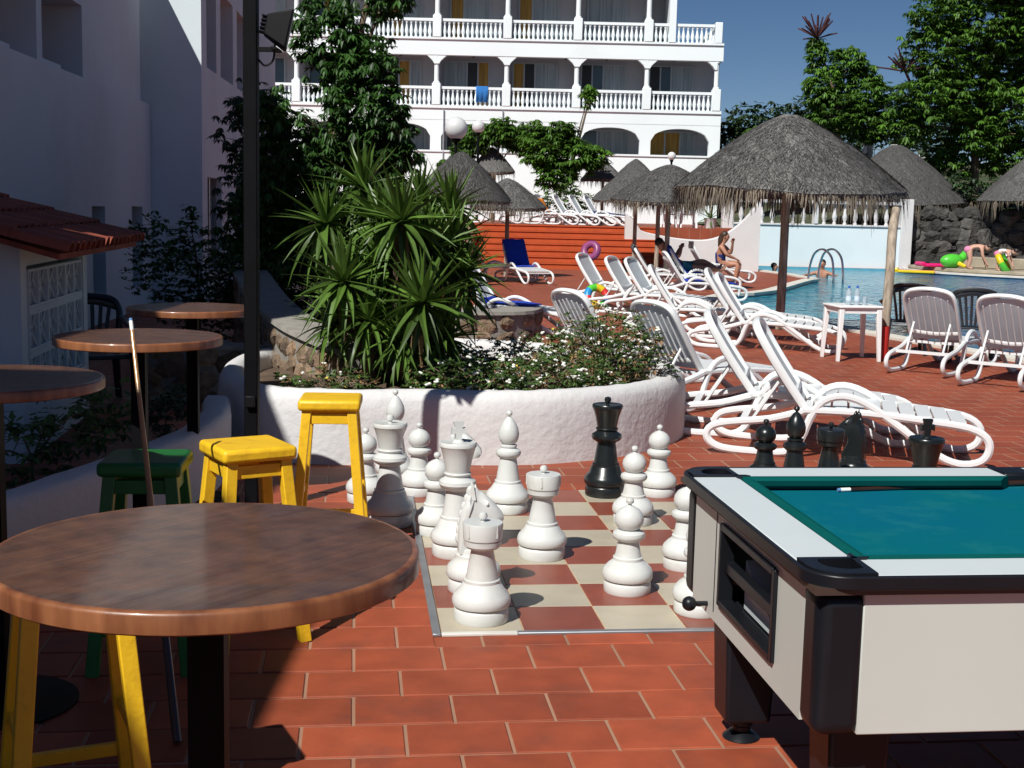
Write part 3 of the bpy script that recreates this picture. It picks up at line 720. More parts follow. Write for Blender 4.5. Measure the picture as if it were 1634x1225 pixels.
so = MB(); c0 = (-.4, 10.2); V = [(c0[0], c0[1], .40)]+[(x, y, .33) for x, y in inner]+[((x+c0[0])/2, (y+c0[1])/2, .40+RND.uniform(-.03,.03)) for x, y in inner]
nI = len(inner); F = [(0, nI+1+i, nI+1+(i+1) % nI) for i in range(nI)]+[(1+i, 1+(i+1) % nI, nI+1+(i+1) % nI, nI+1+i) for i in range(nI)]
so.add(V, F); so.build('soil', 'soil', pl)
lowp = [(p.x, p.y) for p in catmull([(-1.86,8.62,0),(-1.74,8.0,0),(-1.72,7.2,0),(-1.88,6.3,0),(-2.08,5.5,0),(-2.36,4.6,0),(-2.7,3.6,0)], 6)]
tag(swept_wall([(x-.0, y) for x, y in lowp][::-1], [(0,-.01),(0,.18),(0,.34),(.012,.385),(.04,.4),(.14,.4),(.165,.385),(.18,.34),(.18,-.01)], False, .004, 5).build('low_wall', 'white_plaster', sharp=60),
    'low white plaster wall running past the bar tables to the planter', 'wall')

# ---- rubble stone walls
def stone_mesh(seed):
    r_ = random.Random(seed); b = MB().ball((0,0,0), 1, 8, 5)
    b.v = [tuple(max(-.78, min(.78, q*(1+r_.uniform(-.12,.12)))) for q in p) for p in b.v]
    return b.mesh('stone', 'stone_brown', smooth=False)
STONES = [stone_mesh(40+i) for i in range(6)]
def stone_wall(label, path, h0, h1, th=.32, size=.19):
    root = thing('stone_wall', label, 'wall', (0,0,0))
    P = [Vector((x, y, 0)) for x, y in path]; P2 = catmull(P, 5) if len(P) > 2 else P
    n = len(P2); Ls = [0]
    for a, b in zip(P2, P2[1:]): Ls.append(Ls[-1]+(b-a).length)
    def at(s):
        for i in range(n-1):
            if s <= Ls[i+1] or i == n-2:
                t = (s-Ls[i])/(Ls[i+1]-Ls[i]); d = (P2[i+1]-P2[i]).normalized(); return P2[i].lerp(P2[i+1], t), Vector((d.y, -d.x, 0)), math.atan2(d.y, d.x)
    core = MB(); V = []; F = []
    for i in range(n):
        p, nn, _ = at(max(0.0001, Ls[i]-1e-4)); t = Ls[i]/Ls[-1]; h = h0+(h1-h0)*t
        V += [(*(p+nn*th*.5)[:2], 0), (*(p+nn*th*.5)[:2], h), (*(p-nn*th*.5)[:2], h), (*(p-nn*th*.5)[:2], 0)]
    for i in range(n-1):
        for k in range(4): F.append((i*4+k, i*4+(k+1) % 4, (i+1)*4+(k+1) % 4, (i+1)*4+k))
    F += [(0,3,2,1), tuple((n-1)*4+k for k in range(4))]
    core.add(V, F); core.build('mortar_core', 'mortar', root, smooth=False)
    cap = MB(); V2 = []
    for i in range(n):
        p, nn, _ = at(max(0.0001, Ls[i]-1e-4)); t = Ls[i]/Ls[-1]; h = h0+(h1-h0)*t
        V2 += [(*(p+nn*(th*.5+.03))[:2], h+.001), (*(p+nn*(th*.5+.02))[:2], h+.035), (*(p-nn*(th*.5+.02))[:2], h+.035), (*(p-nn*(th*.5+.03))[:2], h+.001)]
    cap.add(V2, F); cap.build('cap', 'mortar', root, smooth=False)
    s = size*.4; row = 0
    z = size*.35
    while z < max(h0, h1):
        s = size*(.3 if row % 2 else .75)
        while s < Ls[-1]:
            p, nn, ang = at(s); h = h0+(h1-h0)*s/Ls[-1]
            if z < h-.04:
                for sd in (1, -1):
                    o = obj('stone', RND.choice(STONES), root, loc=(p.x+nn.x*sd*th*.42, p.y+nn.y*sd*th*.42, min(h-.07, z+RND.uniform(-.045,.045))))
                    o.scale = (size*RND.uniform(.5,.95), RND.uniform(.055,.08), size*RND.uniform(.38,.66)); o.rotation_euler = (0, RND.uniform(-.5,.5), ang+RND.uniform(-.08,.08))
            s += size*RND.uniform(.8,1.35)
        z += size*.82; row += 1
    # end faces
    for s_e in (0.001, Ls[-1]-.001):
        p, nn, ang = at(s_e); h = h0 if s_e < 1 else h1; z = size*.4
        while z < h-.05:
            o = obj('stone', RND.choice(STONES), root, loc=(p.x, p.y, z)); o.scale = (.1, th*.5, size*.46); o.rotation_euler = (0, 0, ang); z += size*.85
    return root
stone_wall('rubble stone wall curving back in shade beside the spiky yucca', [(-1.12,9.55),(-1.38,9.95),(-1.72,10.6),(-2.2,11.9),(-2.85,14.2)], .60, .92)
stone_wall('brown stone wall in sun behind the yucca and the planter', [(-.95,13.4),(-.55,13.3),(-.05,13.6),(.1,14.3)], .62, .58, .4)
stone_wall('dark low stone wall in shade behind the bar tables', [(-3.05,11.3),(-2.45,11.0),(-2.1,11.3)], .52, .42)

# ================================================================ CHESS PIECES
def base_prof(r, h=.055):
    return [(0,0),(r*.97,0),(r,.006),(r,h-.008),(r*.975,h-.003),(r*.955,h),(r*.955,h+.004)]
def stem(r, h, ring_z, ring_r, top_z, top_r):
    return [(0,h),(r*1.02,h+.006),(r*1.065,h+.016),(r*1.07,h+.034),(r*1.0,h+.054),(r*.82,h+.074),(ring_r*1.08,ring_z-.012),(ring_r,ring_z-.006),(ring_r,ring_z+.006),(ring_r*.90,ring_z+.010),
            (ring_r*.82,(ring_z*.62+top_z*.38)),(top_r,top_z)]
CHM = {}
def piece_meshes(kind, m_):
    if (kind, m_) in CHM: return CHM[(kind, m_)]
    n = 32; L = []
    if kind == 'rook':
        L.append(('base', MB().lathe(base_prof(.112), n)))
        L.append(('body', MB().lathe(stem(.112, .0585, .165, .074, .288, .046)+[(.05,.298),(.066,.302),(.075,.312),(.077,.332),(0,.333)], n)))
        h = MB().lathe([(0,.3335),(.075,.334),(.079,.339),(.0825,.40),(.080,.406),(0,.409)], n); h.lathe([(.008,.405),(.008,.415),(.017,.422),(.019,.432),(.014,.444),(0,.449)], 14)
        L.append(('tower_top', h))
        for k in range(4):
            a = k*math.pi/2+.55; L.append(('crenel', MB().box((.0815*math.cos(a), .0815*math.sin(a), .378), (.004,.008,.052), a)))
    elif kind == 'pawn':
        L.append(('base', MB().lathe(base_prof(.104, .05), n)))
        L.append(('body', MB().lathe(stem(.104, .0535, .150, .066, .228, .047)+[(.058,.234),(.068,.242),(.072,.254),(.069,.266),(.052,.276),(.04,.279)], n)))
        h = MB().lathe([(.034,.276),(.05,.287),(.061,.305),(.064,.325),(.059,.347),(.045,.367),(.024,.380),(.009,.385),(.008,.392),(.016,.397),(.0185,.407),(.014,.418),(0,.423)], n)
        L.append(('head', h))
    elif kind == 'bishop':
        L.append(('base', MB().lathe(base_prof(.112), n)))
        L.append(('body', MB().lathe(stem(.112, .0585, .168, .072, .300, .046)+[(.056,.307),(.066,.317),(.07,.330),(.066,.343),(.05,.353),(.041,.358),(.047,.365),(.047,.372),(.036,.377)], n)))
        h = MB().lathe([(.03,.376),(.046,.390),(.055,.412),(.057,.437),(.051,.467),(.036,.498),(.018,.522),(.008,.529),(.008,.534),(.016,.540),(.018,.550),(.013,.561),(0,.566)], n)
        L.append(('mitre', h))
    elif kind in ('queen', 'king'):
        L.append(('base', MB().lathe(base_prof(.118, .06), n)))
        L.append(('body', MB().lathe(stem(.118, .0635, .185, .080, .315, .054)+[(.064,.322),(.082,.333),(.090,.348),(.087,.364),(.066,.378),(.058,.386),(.064,.392),(.066,.399),(.062,.404)], n)))
        z1 = .525 if kind == 'queen' else .535
        L.append(('crown', MB().lathe([(.057,.402),(.060,.42),(.070,.47),(.084,z1-.012),(.090,z1-.004),(.090,z1+.010),(.086,z1+.016),(.060,z1+.010),(0,z1+.018)], n)))
        if kind == 'queen': L.append(('finial', MB().lathe([(.012,z1+.012),(.010,z1+.026),(.018,z1+.031),(.021,z1+.042),(.017,z1+.055),(0,z1+.061)], 14)))
        else:
            c = MB().lathe([(.03,z1+.013),(.022,z1+.024),(.012,z1+.03)], 14)
            c.add([(x*sx, y, z1+z) for y in (-.016,.016) for x, z, sx in ((.012,.024,-1),(.016,.058,-1),(.034,.052,-1),(.034,.084,-1),(.016,.080,-1),(.024,.112,-1),(.024,.112,1),(.016,.080,1),(.034,.084,1),(.034,.052,1),(.016,.058,1),(.012,.024,1))],
                  [tuple(range(12)), tuple(range(23, 11, -1))]+[(i, 12+i, 12+(i+1) % 12, (i+1) % 12) for i in range(12)])
            L.append(('cross', c))
    elif kind == 'knight':
        L.append(('base', MB().lathe(base_prof(.112), n)))
        L.append(('body', MB().lathe([(0,.0585),(.114,.064),(.12,.074),(.12,.094),(.112,.114),(.09,.134),(.08,.15),(.08,.162),(.07,.168),(.066,.19),(0,.2)], n)))
        P = [(-.070,.17),(-.074,.24),(-.070,.31),(-.054,.375),(-.030,.415),(-.016,.448),(.002,.470),(.012,.448),(.030,.436),(.062,.410),(.096,.378),(.122,.345),(.128,.318),(.116,.298),(.094,.294),(.072,.306),(.050,.312),(.036,.300),(.040,.266),(.056,.228),(.068,.195),(.066,.17)]
        c = Vector((-.005,.30)); h = MB(); N = len(P); rings = [(-.045,.72),(-.036,.9),(-.018,1.0),(.018,1.0),(.036,.9),(.045,.72)]; V = []
        for y, k in rings:
            for x, z in P: V.append((c.x+(x-c.x)*(k if z > .2 else .95), y*(1 if z < .42 else .5), c.y+(z-c.y)*(k if z > .2 else 1)))
        F = [tuple(range(N)), tuple(range(6*N-1, 5*N-1, -1))]
        for q in range(5):
            for i in range(N): F.append((q*N+i, (q+1)*N+i, (q+1)*N+(i+1) % N, q*N+(i+1) % N))
        h.add(V, F); L.append(('horse_head', h))
        e = MB()
        for s_ in (-1, 1): e.add([(-.03, s_*.018, .41), (.0, s_*.034, .405), (.012, s_*.012, .41), (-.012, s_*.028, .482)], [(0,1,3),(1,2,3),(2,0,3),(0,2,1)])
        for s_ in (-1, 1): L.append(('ear', MB().add([(-.03, s_*.018, .41), (.0, s_*.034, .405), (.012, s_*.012, .41), (-.012, s_*.028, .482)], [(0,1,3),(1,2,3),(2,0,3),(0,2,1)])))
        mn = MB()
        for k in range(7):
            t = k/6; mn.ball((-.064+.045*t**1.6, 0, .235+.20*t), .026, 10, 8, (.75,.5,1.15))
        L.append(('mane', mn))
        for s_ in (-1, 1): L.append(('eye', MB().ball((.048, s_*.040, .388), .009, 8, 5)))
    CHM[(kind, m_)] = [(nm, b.mesh(nm, m_, sharp=35)) for nm, b in L]
    return CHM[(kind, m_)]
def piece(kind, colour, x, y, rz, label, tilt=0):
    t = thing('chess_'+kind, label, 'chess '+kind, (x, y, .0065), rz, colour+' chess pieces')
    for nm, me in piece_meshes(kind, 'chess_'+colour): obj(nm, me, t)
    return t
W = 'white'
piece('rook', W, -.104, 5.178, .3, 'white rook on the corner square of the chessboard')
piece('rook', W, .161, 6.182, .9, 'white rook standing alone in the middle of the board')
piece('knight', W, -.150, 5.60, R(10), 'white knight right behind the corner rook')
piece('king', W, -.25, 6.189, R(15), 'white king with a cross on top')
piece('knight', W, -.285, 7.15, R(-5), 'white knight behind the white king near the board edge')
piece('pawn', W, -.372, 6.60, 0, 'white pawn at the board edge beside the white king')
piece('bishop', W, -.011, 7.13, 0, 'white bishop standing between the lone rook and the planter wall')
piece('queen', W, -.629, 6.764, 0, 'white queen off the board beside the yellow stool')
piece('bishop', W, -.70, 7.85, 0, 'white bishop off the board behind the white queen')
piece('pawn', W, -.815, 7.30, 0, 'white pawn off the board right beside the yellow stool legs')
piece('pawn', W, -.53, 7.52, 0, 'white pawn off the board tucked behind the white queen')
piece('pawn', W, .527, 5.632, 0, 'white pawn in open view, second row of the board')
piece('pawn', W, .664, 6.918, 0, 'white pawn one step in front of the black queen')
piece('pawn', W, .876, 7.644, 0, 'white pawn farthest back beside the planter')
piece('pawn', W, .835, 6.05, 0, 'white pawn beside the far corner of the pool table')
piece('pawn', W, .803, 5.353, 0, 'white pawn half hidden by the end of the pool table')
B_ = 'black'
piece('queen', B_, .562, 7.61, 0, 'black queen with a ball on her flared crown near the planter')
piece('pawn', B_, 1.56, 7.95, 0, 'black pawn next to the black bishop behind the pool table')
piece('bishop', B_, 1.655, 7.55, 0, 'black bishop behind the far rail of the pool table')
piece('rook', B_, 1.90, 7.72, .4, 'black rook with a ball on top behind the pool table')
piece('knight', B_, 2.13, 8.05, R(150), 'black knight next to the black rook behind the pool table')
piece('king', B_, 2.12, 6.62, 0, 'black king behind the pool table, apart from the other black pieces')

# ================================================================ POOL TABLE
mat('cabinet_white', (0.52,0.54,0.50), 0.45, 0.03, 2, stain=(0.60,0.57,0.50), stain_scale=3, stain_amt=0.3)
mat('rail_white', (0.60,0.65,0.66), 0.35, 0.03, 2, stain=(0.62,0.62,0.58), stain_scale=6, stain_amt=0.25)
mat('baize', (0.003,0.115,0.140), 1.0, 0.10, 3, spec=0.0, bump=0.25, bscale=250, bdist=0.002, col2=(0.003,0.105,0.165), stain=(0.02,0.16,0.185), stain_scale=6, stain_amt=0.4)
mat('cushion_baize', (0.004,0.085,0.080), 1.0, 0.10, 3, spec=0.0, bump=0.25, bscale=250, bdist=0.002)
mat('black_plastic', (0.008,0.009,0.012), 0.38, 0.15, 5, spec=0.3)
mat('brown_trim', (0.055,0.035,0.026), 0.5, 0.2, 5)
LP, WP, HP = 2.35, 1.37, .80
pt = thing('pool_table', 'coin operated pool table with white cabinet and blue green cloth', 'pool table', (.737, 3.085, 0), GRID)
i0 = .035; LZ0 = .382
MB().bx(i0+.11, LP-i0-.11, i0, i0+.03, LZ0, .745).build('side_panel', 'cabinet_white', pt, bevel=.004)
MB().bx(i0+.11, LP-i0-.11, WP-i0-.03, WP-i0, LZ0, .745).build('side_panel', 'cabinet_white', pt, bevel=.004)
# end panel with the ball window left open
def end_panel(x0, x1, name, opening):
    m_ = MB(); ya, yb = i0+.11, WP-i0-.11
    if opening:
        oy0, oy1, oz0, oz1 = .36, .90, .455, .715
        m_.bx(x0, x1, ya, oy0, LZ0, .745); m_.bx(x0, x1, oy1, yb, LZ0, .745); m_.bx(x0, x1, oy0, oy1, LZ0, oz0); m_.bx(x0, x1, oy0, oy1, oz1, .745)
    else: m_.bx(x0, x1, ya, yb, LZ0, .745)
    return m_.build(name, 'cabinet_white', pt, smooth=False)
ep = end_panel(i0, i0+.03, 'end_panel', True); end_panel(LP-i0-.03, LP-i0, 'end_panel', False)
fr = MB(); oy0, oy1, oz0, oz1 = .36, .90, .455, .715
fr.bx(i0-.012, i0+.035, oy0-.002, oy0+.02, oz0, oz1); fr.bx(i0-.012, i0+.035, oy1-.02, oy1+.002, oz0, oz1); fr.bx(i0-.012, i0+.035, oy0+.02, oy1-.02, oz0-.002, oz0+.02); fr.bx(i0-.012, i0+.035, oy0+.02, oy1-.02, oz1-.02, oz1+.002)
fr.build('ball_window_frame', 'black_plastic', ep, bevel=.003)
MB().bx(i0+.004, i0+.034, oy0+.02, oy1-.02, .565, .600).build('ball_window_bar', 'black_plastic', ep, bevel=.003)
MB().bx(i0+.036, i0+.28, oy0-.02, oy1+.02, oz0-.03, oz0+.004).build('ball_tray', 'black_plastic', ep, smooth=False)
MB().bx(i0+.28, i0+.30, oy0-.02, oy1+.02, oz0-.03, oz1+.01).build('ball_tray_back', 'black_plastic', ep, smooth=False)
t_ = MB(); t_.add([(i0+.05, oy0+.10, .470), (i0+.05, oy1-.09, .470), (i0+.12, oy1-.09, .470), (i0+.12, oy0+.10, .470), (i0+.05, oy1-.09, .62), (i0+.12, oy1-.09, .62)], [(0,1,2,3),(0,4,1),(3,2,5),(0,3,5,4),(1,4,5,2)])
t_.build('ball_chute', 'rail_white', ep, smooth=False)
MB().bx(i0-.002, i0+.001, .965, .969, .41, .735).build('door_seam', 'black_plastic', ep, smooth=False)
MB().tube([(i0+.01, 1.04, .415), (i0-.045, 1.04, .415)], .008, 8).ball((i0-.06, 1.04, .415), .024, 14, 10).build('coin_knob', 'black_plastic', pt)
# corner posts, bottom board, rails
for cx_, cy_ in ((i0, i0), (LP-i0-.125, i0), (i0, WP-i0-.125), (LP-i0-.125, WP-i0-.125)):
    nm = 'corner_post' if cy_ < .5 else 'corner_post'
    MB().bx(cx_-.004, cx_+.125, cy_-.004, cy_+.125, LZ0-.005, .748).build(nm, 'black_plastic', pt, bevel=.035, seg=4)
    lx, ly = cx_+.0625, cy_+.0625
    ox = .062 if cx_ < 1 else -.062; oy = .20 if cy_ < .5 else -.56
    if cy_ < .5 and cx_ < 1: ox = .17
    lg = MB(); lg.bar((lx+ox*.6, ly+oy*.6, .40), (lx+ox*.6, ly+oy*.6, .075), .17, .17, upv=(0,1,0), w2=.145)
    L_ = lg.build('leg', 'black_plastic', pt, bevel=.012)
    MB().lathe([(.058,0),(.06,.008),(.045,.022),(.028,.032),(.028,.045),(.036,.052),(.036,.066),(.018,.07),(.018,.085)], 20, (lx+ox*.6, ly+oy*.6, 0)).build('levelling_foot', 'black_plastic', L_)
MB().bx(i0+.04, LP-i0-.04, i0+.04, WP-i0-.04, LZ0, .40).build('underside', 'black_plastic', pt, smooth=False)
MB().bx(.012, LP-.012, .012, i0+.03, .749, .766).bx(.012, LP-.012, WP-i0-.03, WP-.012, .749, .766).bx(.012, i0+.03, i0+.031, WP-i0-.031, .749, .766).bx(LP-i0-.03, LP-.012, i0+.031, WP-i0-.031, .749, .766).build('brown_moulding', 'brown_trim', pt, smooth=False)
RW = .185
CUT = .17
def rail(x0, x1, y0, y1, nm='rail'): return MB().bx(x0, x1, y0, y1, .766, .797).build(nm, 'rail_white', pt, bevel=.003)
rail(CUT, LP/2-.06, .014, RW-.02); rail(LP/2+.06, LP-CUT, .014, RW-.02)
rail(CUT, LP/2-.06, WP-RW+.02, WP-.014); rail(LP/2+.06, LP-CUT, WP-RW+.02, WP-.014)
rail(.014, RW-.02, CUT, WP-CUT); rail(LP-RW+.02, LP-.014, CUT, WP-CUT)
# dark edging band round the rails with rounded corners
def rrect(x0, x1, y0, y1, r, n=8):
    P = []
    for cx_, cy_, a0 in ((x1-r, y0+r, -90), (x1-r, y1-r, 0), (x0+r, y1-r, 90), (x0+r, y0+r, 180)):
        for k in range(n+1): a = R(a0+90*k/n); P.append((cx_+r*math.cos(a), cy_+r*math.sin(a)))
    return P
oA, iA = rrect(0, LP, 0, WP, .11), rrect(.0135, LP-.0135, .0135, WP-.0135, .10); n = len(oA)
eb = MB(); eb.add([(x, y, .762) for x, y in oA]+[(x, y, .798) for x, y in oA]+[(x, y, .798) for x, y in iA]+[(x, y, .762) for x, y in iA],
    [f for i in range(n) for j in [(i+1) % n] for f in ((i, j, n+j, n+i), (n+i, n+j, 2*n+j, 2*n+i), (2*n+i, 2*n+j, 3*n+j, 3*n+i), (3*n+i, 3*n+j, j, i))])
eb.build('edge_band', 'black_plastic', pt, bevel=.004)
# pocket caps at the corners and middles
def pocket_cap(cx_, cy_, sx, sy):
    m_ = MB(); N = 14; r_out = CUT+.002; r_in = .062; pc = (.118, .118); V = []; F = []
    outer = []
    for k in range(N+1):                                   # outline: rounded outer corner
        t = k/N
        if t < .35: p = (.016, CUT*(1-t/.35)+.10*(t/.35)+.0)
        elif t > .65: p = (.10*(1-(t-.65)/.35)+CUT*((t-.65)/.35), .016)
        else: a = R(180+90*(t-.35)/.3); p = (.10+.084*math.cos(a), .10+.084*math.sin(a))
        outer.append(p)
    inner_ = []
    for k in range(N+1):
        a = R(115+220*k/N); inner_.append((pc[0]+r_in*math.cos(a), pc[1]+r_in*math.sin(a)))
    inner_[0] = (.208, CUT+.002); inner_[1] = (.196, .158); inner_[-1] = (CUT+.002, .208); inner_[-2] = (.158, .196)
    for z in (.7665, .803):
        for p in outer+inner_: V.append((cx_+sx*p[0], cy_+sy*p[1], z))
    M_ = N+1
    for i in range(N):
        q = 2*M_
        F += [(q+i, q+i+1, q+M_+i+1, q+M_+i), (i, M_+i, M_+i+1, i+1), (i, i+1, q+i+1, q+i), (M_+i, q+M_+i, q+M_+i+1, M_+i+1)]
    F += [(0, 2*M_, 3*M_, M_), (N, M_+N, 3*M_+N, 2*M_+N)]
    m_.add(V, F); m_.build('pocket_cap', 'black_plastic', pt, sharp=50)
    MB().lathe([(0,.7582),(.060,.7582),(.062,.766)], 24, (cx_+sx*(pc[0]+.012), cy_+sy*(pc[1]+.012), 0)).build('pocket_disc', 'black_plastic', pt)  # flat black disc paints the dark of the open pocket
for a in ((0,0,1,1),(LP,0,-1,1),(0,WP,1,-1),(LP,WP,-1,-1)): pocket_cap(*a)
for y0, y1 in ((.014, RW-.05), (WP-RW+.05, WP-.014)): MB().bx(LP/2-.059, LP/2+.059, y0, y1, .766, .802).build('pocket_cap', 'black_plastic', pt, bevel=.01)
MB().bx(.12, LP-.12, .12, WP-.12, .70, .757).build('playing_cloth', 'baize', pt, smooth=False)
def cushion(a, b_, nx, ny):
    (x0, y0), (x1, y1) = a, b_; m_ = MB(); tx, ty = (x1-x0), (y1-y0); l = math.hypot(tx, ty); tx, ty = tx/l, ty/l; V = []
    for (x, y), e in ((a, 1), (b_, -1)):
        for o_, z, cut in ((0,.757,0),(0,.799,0),(.03,.800,.03),(.05,.793,.05),(.045,.775,.045),(.02,.757,.02)): V.append((x+nx*o_+tx*cut*e, y+ny*o_+ty*cut*e, z))
    m_.add(V, [(i, (i+1) % 6, 6+(i+1) % 6, 6+i) for i in range(6)]+[(0,5,4,3,2,1),(6,7,8,9,10,11)]); m_.build('cushion', 'cushion_baize', pt, smooth=False)
e_ = RW-.0195
cushion((CUT-.012, e_), (LP/2-.06, e_), 0, 1); cushion((LP/2+.06, e_), (LP-CUT+.005, e_), 0, 1)
cushion((CUT-.005, WP-e_), (LP/2-.06, WP-e_), 0, -1); cushion((LP/2+.06, WP-e_), (LP-CUT+.005, WP-e_), 0, -1)
cushion((e_, CUT-.012), (e_, WP-CUT+.012), 1, 0); cushion((LP-e_, CUT-.005), (LP-e_, WP-CUT+.005), -1, 0)
# cues
mat('cue_wood', (0.42,0.22,0.075), 0.3, 0.15, 5, coat=0.5); mat('cue_dark', (0.035,0.016,0.010), 0.3, 0.2, 5, coat=0.5); mat('cue_tip', (0.10,0.22,0.42), 0.8, 0.1, 9); mat('ferrule', (0.80,0.80,0.77), 0.3, 0.03, 9)
def cue(label, tip, butt, dark=False):
    tip, butt = Vector(tip), Vector(butt); d = (butt-tip); L_ = d.length; d.normalize()
    root = thing('pool_cue', label, 'cue', (0,0,0), 0, 'pool cues')
    MB().tube([tip, tip+d*.01], .0062, 12).build('tip', 'cue_tip', root)
    MB().tube([tip+d*.0102, tip+d*.045], .0068, 12).build('ferrule', 'ferrule', root)
    MB().tube([tip+d*.0452, tip+d*L_*.62], [.0068, .0105], 12).build('shaft', 'cue_dark' if dark else 'cue_wood', root)
    MB().tube([tip+d*(L_*.62+.0002), butt], [.0107, .0145], 12).build('handle', 'cue_dark', root)
cue('dark cue lying on the cloth of the pool table', (1.087, 4.28, .7645), (2.46, 4.63, .7722), True)
cue('wooden cue standing tip up against the green stool', (-1.330, 4.56, 1.255), (-1.005, 3.87, .012))

# ================================================================ BAR TABLES, STOOLS
def wood_top():
    m = bpy.data.materials.new('wood_top'); m.use_nodes = True; MATS['wood_top'] = m
    nt = m.node_tree; N = nt.nodes; Lk = nt.links; b = N['Principled BSDF']
    tc = N.new('ShaderNodeTexCoord'); mp = N.new('ShaderNodeMapping'); mp.inputs['Scale'].default_value = (11.0, 0.22, 1)
    Lk.new(tc.outputs['Object'], mp.inputs['Vector'])
    n1 = N.new('ShaderNodeTexNoise'); n1.inputs['Scale'].default_value = 5; n1.inputs['Detail'].default_value = 9; n1.inputs['Roughness'].default_value = .7; n1.inputs['Distortion'].default_value = .5
    Lk.new(mp.outputs[0], n1.inputs['Vector'])
    mpf = N.new('ShaderNodeMapping'); mpf.inputs['Scale'].default_value = (30.0, 0.3, 1); Lk.new(tc.outputs['Object'], mpf.inputs['Vector'])
    nf = N.new('ShaderNodeTexNoise'); nf.inputs['Scale'].default_value = 5; nf.inputs['Detail'].default_value = 6; nf.inputs['Roughness'].default_value = .75; Lk.new(mpf.outputs[0], nf.inputs['Vector'])
    mxf = N.new('ShaderNodeMix'); mxf.inputs[0].default_value = .55; Lk.new(n1.outputs['Fac'], mxf.inputs[2]); Lk.new(nf.outputs['Fac'], mxf.inputs[3])
    cr = N.new('ShaderNodeValToRGB'); e = cr.color_ramp.elements; e[0].position = .38; e[1].position = .62
    e[0].color = (0.085,0.069,0.060,1); e[1].color = (0.285,0.238,0.206,1)
    Lk.new(mxf.outputs[0], cr.inputs[0])
    mp2 = N.new('ShaderNodeMapping'); mp2.inputs['Scale'].default_value = (2.4, 1.0, 1); Lk.new(tc.outputs['Object'], mp2.inputs['Vector'])
    n2 = N.new('ShaderNodeTexNoise'); n2.inputs['Scale'].default_value = 6; n2.inputs['Detail'].default_value = 5; Lk.new(mp2.outputs[0], n2.inputs['Vector'])
    mr = N.new('ShaderNodeMapRange'); mr.inputs[1].default_value = .62; mr.inputs[2].default_value = .74; mr.inputs[4].default_value = .75; Lk.new(n2.outputs['Fac'], mr.inputs[0])
    mx = N.new('ShaderNodeMix'); mx.data_type = 'RGBA'; mx.inputs[7].default_value = (0.030,0.028,0.036,1); Lk.new(mr.outputs[0], mx.inputs[0]); Lk.new(cr.outputs[0], mx.inputs[6])
    Lk.new(mx.outputs[2], b.inputs['Base Color']); b.inputs['Roughness'].default_value = .42
    b.inputs['Coat Weight'].default_value = 0.85; b.inputs['Coat Roughness'].default_value = .07; b.inputs['Coat IOR'].default_value = 1.6
    bp = N.new('ShaderNodeBump'); bp.inputs['Strength'].default_value = .08; bp.inputs['Distance'].default_value = .004; Lk.new(n1.outputs['Fac'], bp.inputs['Height']); Lk.new(bp.outputs[0], b.inputs['Normal'])
wood_top()
RT = .352; HT = 1.09
tt = MB().lathe([(0,HT-.034),(RT-.012,HT-.034),(RT-.012,HT-.001),(RT-.0115,HT),(0,HT)], 96)
tr = MB().lathe([(RT-.0118,HT-.036),(RT-.004,HT-.036),(RT,HT-.033),(RT,HT-.007),(RT-.0012,HT-.0035),(RT-.004,HT-.001),(RT-.008,HT),(RT-.0112,HT)], 96)
tp = MB().bx(-.03, .03, -.03, .03, .02, HT-.05); tb = MB().lathe([(.0,0),(.25,0),(.25,.012),(.06,.024),(0,.024)], 32); tf = MB().bx(-.14, .14, -.05, .05, HT-.05, HT-.036)
MT = [('table_top', tt.mesh('table_top', 'wood_top')), ('edge_band', tr.mesh('edge_band', 'wood_rim')), ('pole', tp.mesh('pole', 'black_paint', False)), ('base_plate', tb.mesh('base_plate', 'black_paint')), ('top_bracket', tf.mesh('top_bracket', 'black_paint', False))]
def bar_table(x, y, rz, label):
    t = thing('bar_table', label, 'table', (x, y, 0), rz, 'round bar tables')
    for nm, me in MT: obj(nm, me, t, rz=(R(4)-rz if nm == 'pole' else 0))
bar_table(-.500, 2.133, R(-34), 'round wooden bar table standing clear at the edge of the tiled floor')
bar_table(-1.60, 5.60, R(70), 'round wooden bar table behind the upright cue')
bar_table(-1.765, 7.22, R(120), 'round wooden bar table beside the black lamp post')
bar_table(-1.67, 4.174, R(200), 'round wooden bar table next to the green stool')

def stool_parts(m_):
    L = []; S, H = .29, .76
    sm = MB().bx(-S/2, S/2, -S/2, S/2, H-.052, H); L.append(('seat', sm.mesh('seat', m_, True), .016))
    top, bot = .105, .165
    for sx in (-1, 1):
        for sy in (-1, 1):
            L.append(('leg', MB().bar((sx*top, sy*top, H-.0525), (sx*bot, sy*bot, 0), .044, .044, upv=(0,1,0)).mesh('leg', m_, True), .004))
    def at(z): return top+(bot-top)*(H-.0525-z)/(H-.0525)
    for z, h, nm in ((H-.09, .05, 'apron'), (.30, .035, 'stretcher'), (.16, .035, 'stretcher')):
        a = at(z)
        for k in range(4):
            if nm == 'stretcher' and ((z > .2) != (k % 2 == 0)): continue
            c_, s_ = math.cos(k*math.pi/2), math.sin(k*math.pi/2)
            P = [(a, -a+.02), (a, a-.02)]; P = [(x*c_-y*s_, x*s_+y*c_, z) for x, y in P]
            L.append((nm, MB().bar(P[0], P[1], .022, h).mesh(nm, m_, True), .003))
    return L
SP = {c: stool_parts(c+'_paint') for c in ('yellow', 'green')}
def stool(c, x, y, rz, label):
    t = thing('bar_stool', label, 'stool', (x, y, 0), rz, 'wooden bar stools')
    for nm, me, bv in SP[c]: obj(nm, me, t, bevel=bv, seg=3)
stool('yellow', -1.00, 4.93, R(32), 'yellow wooden stool in front of the black lamp post')
stool('yellow', -.86, 6.20, R(4), 'yellow wooden stool beside the white chess queen')
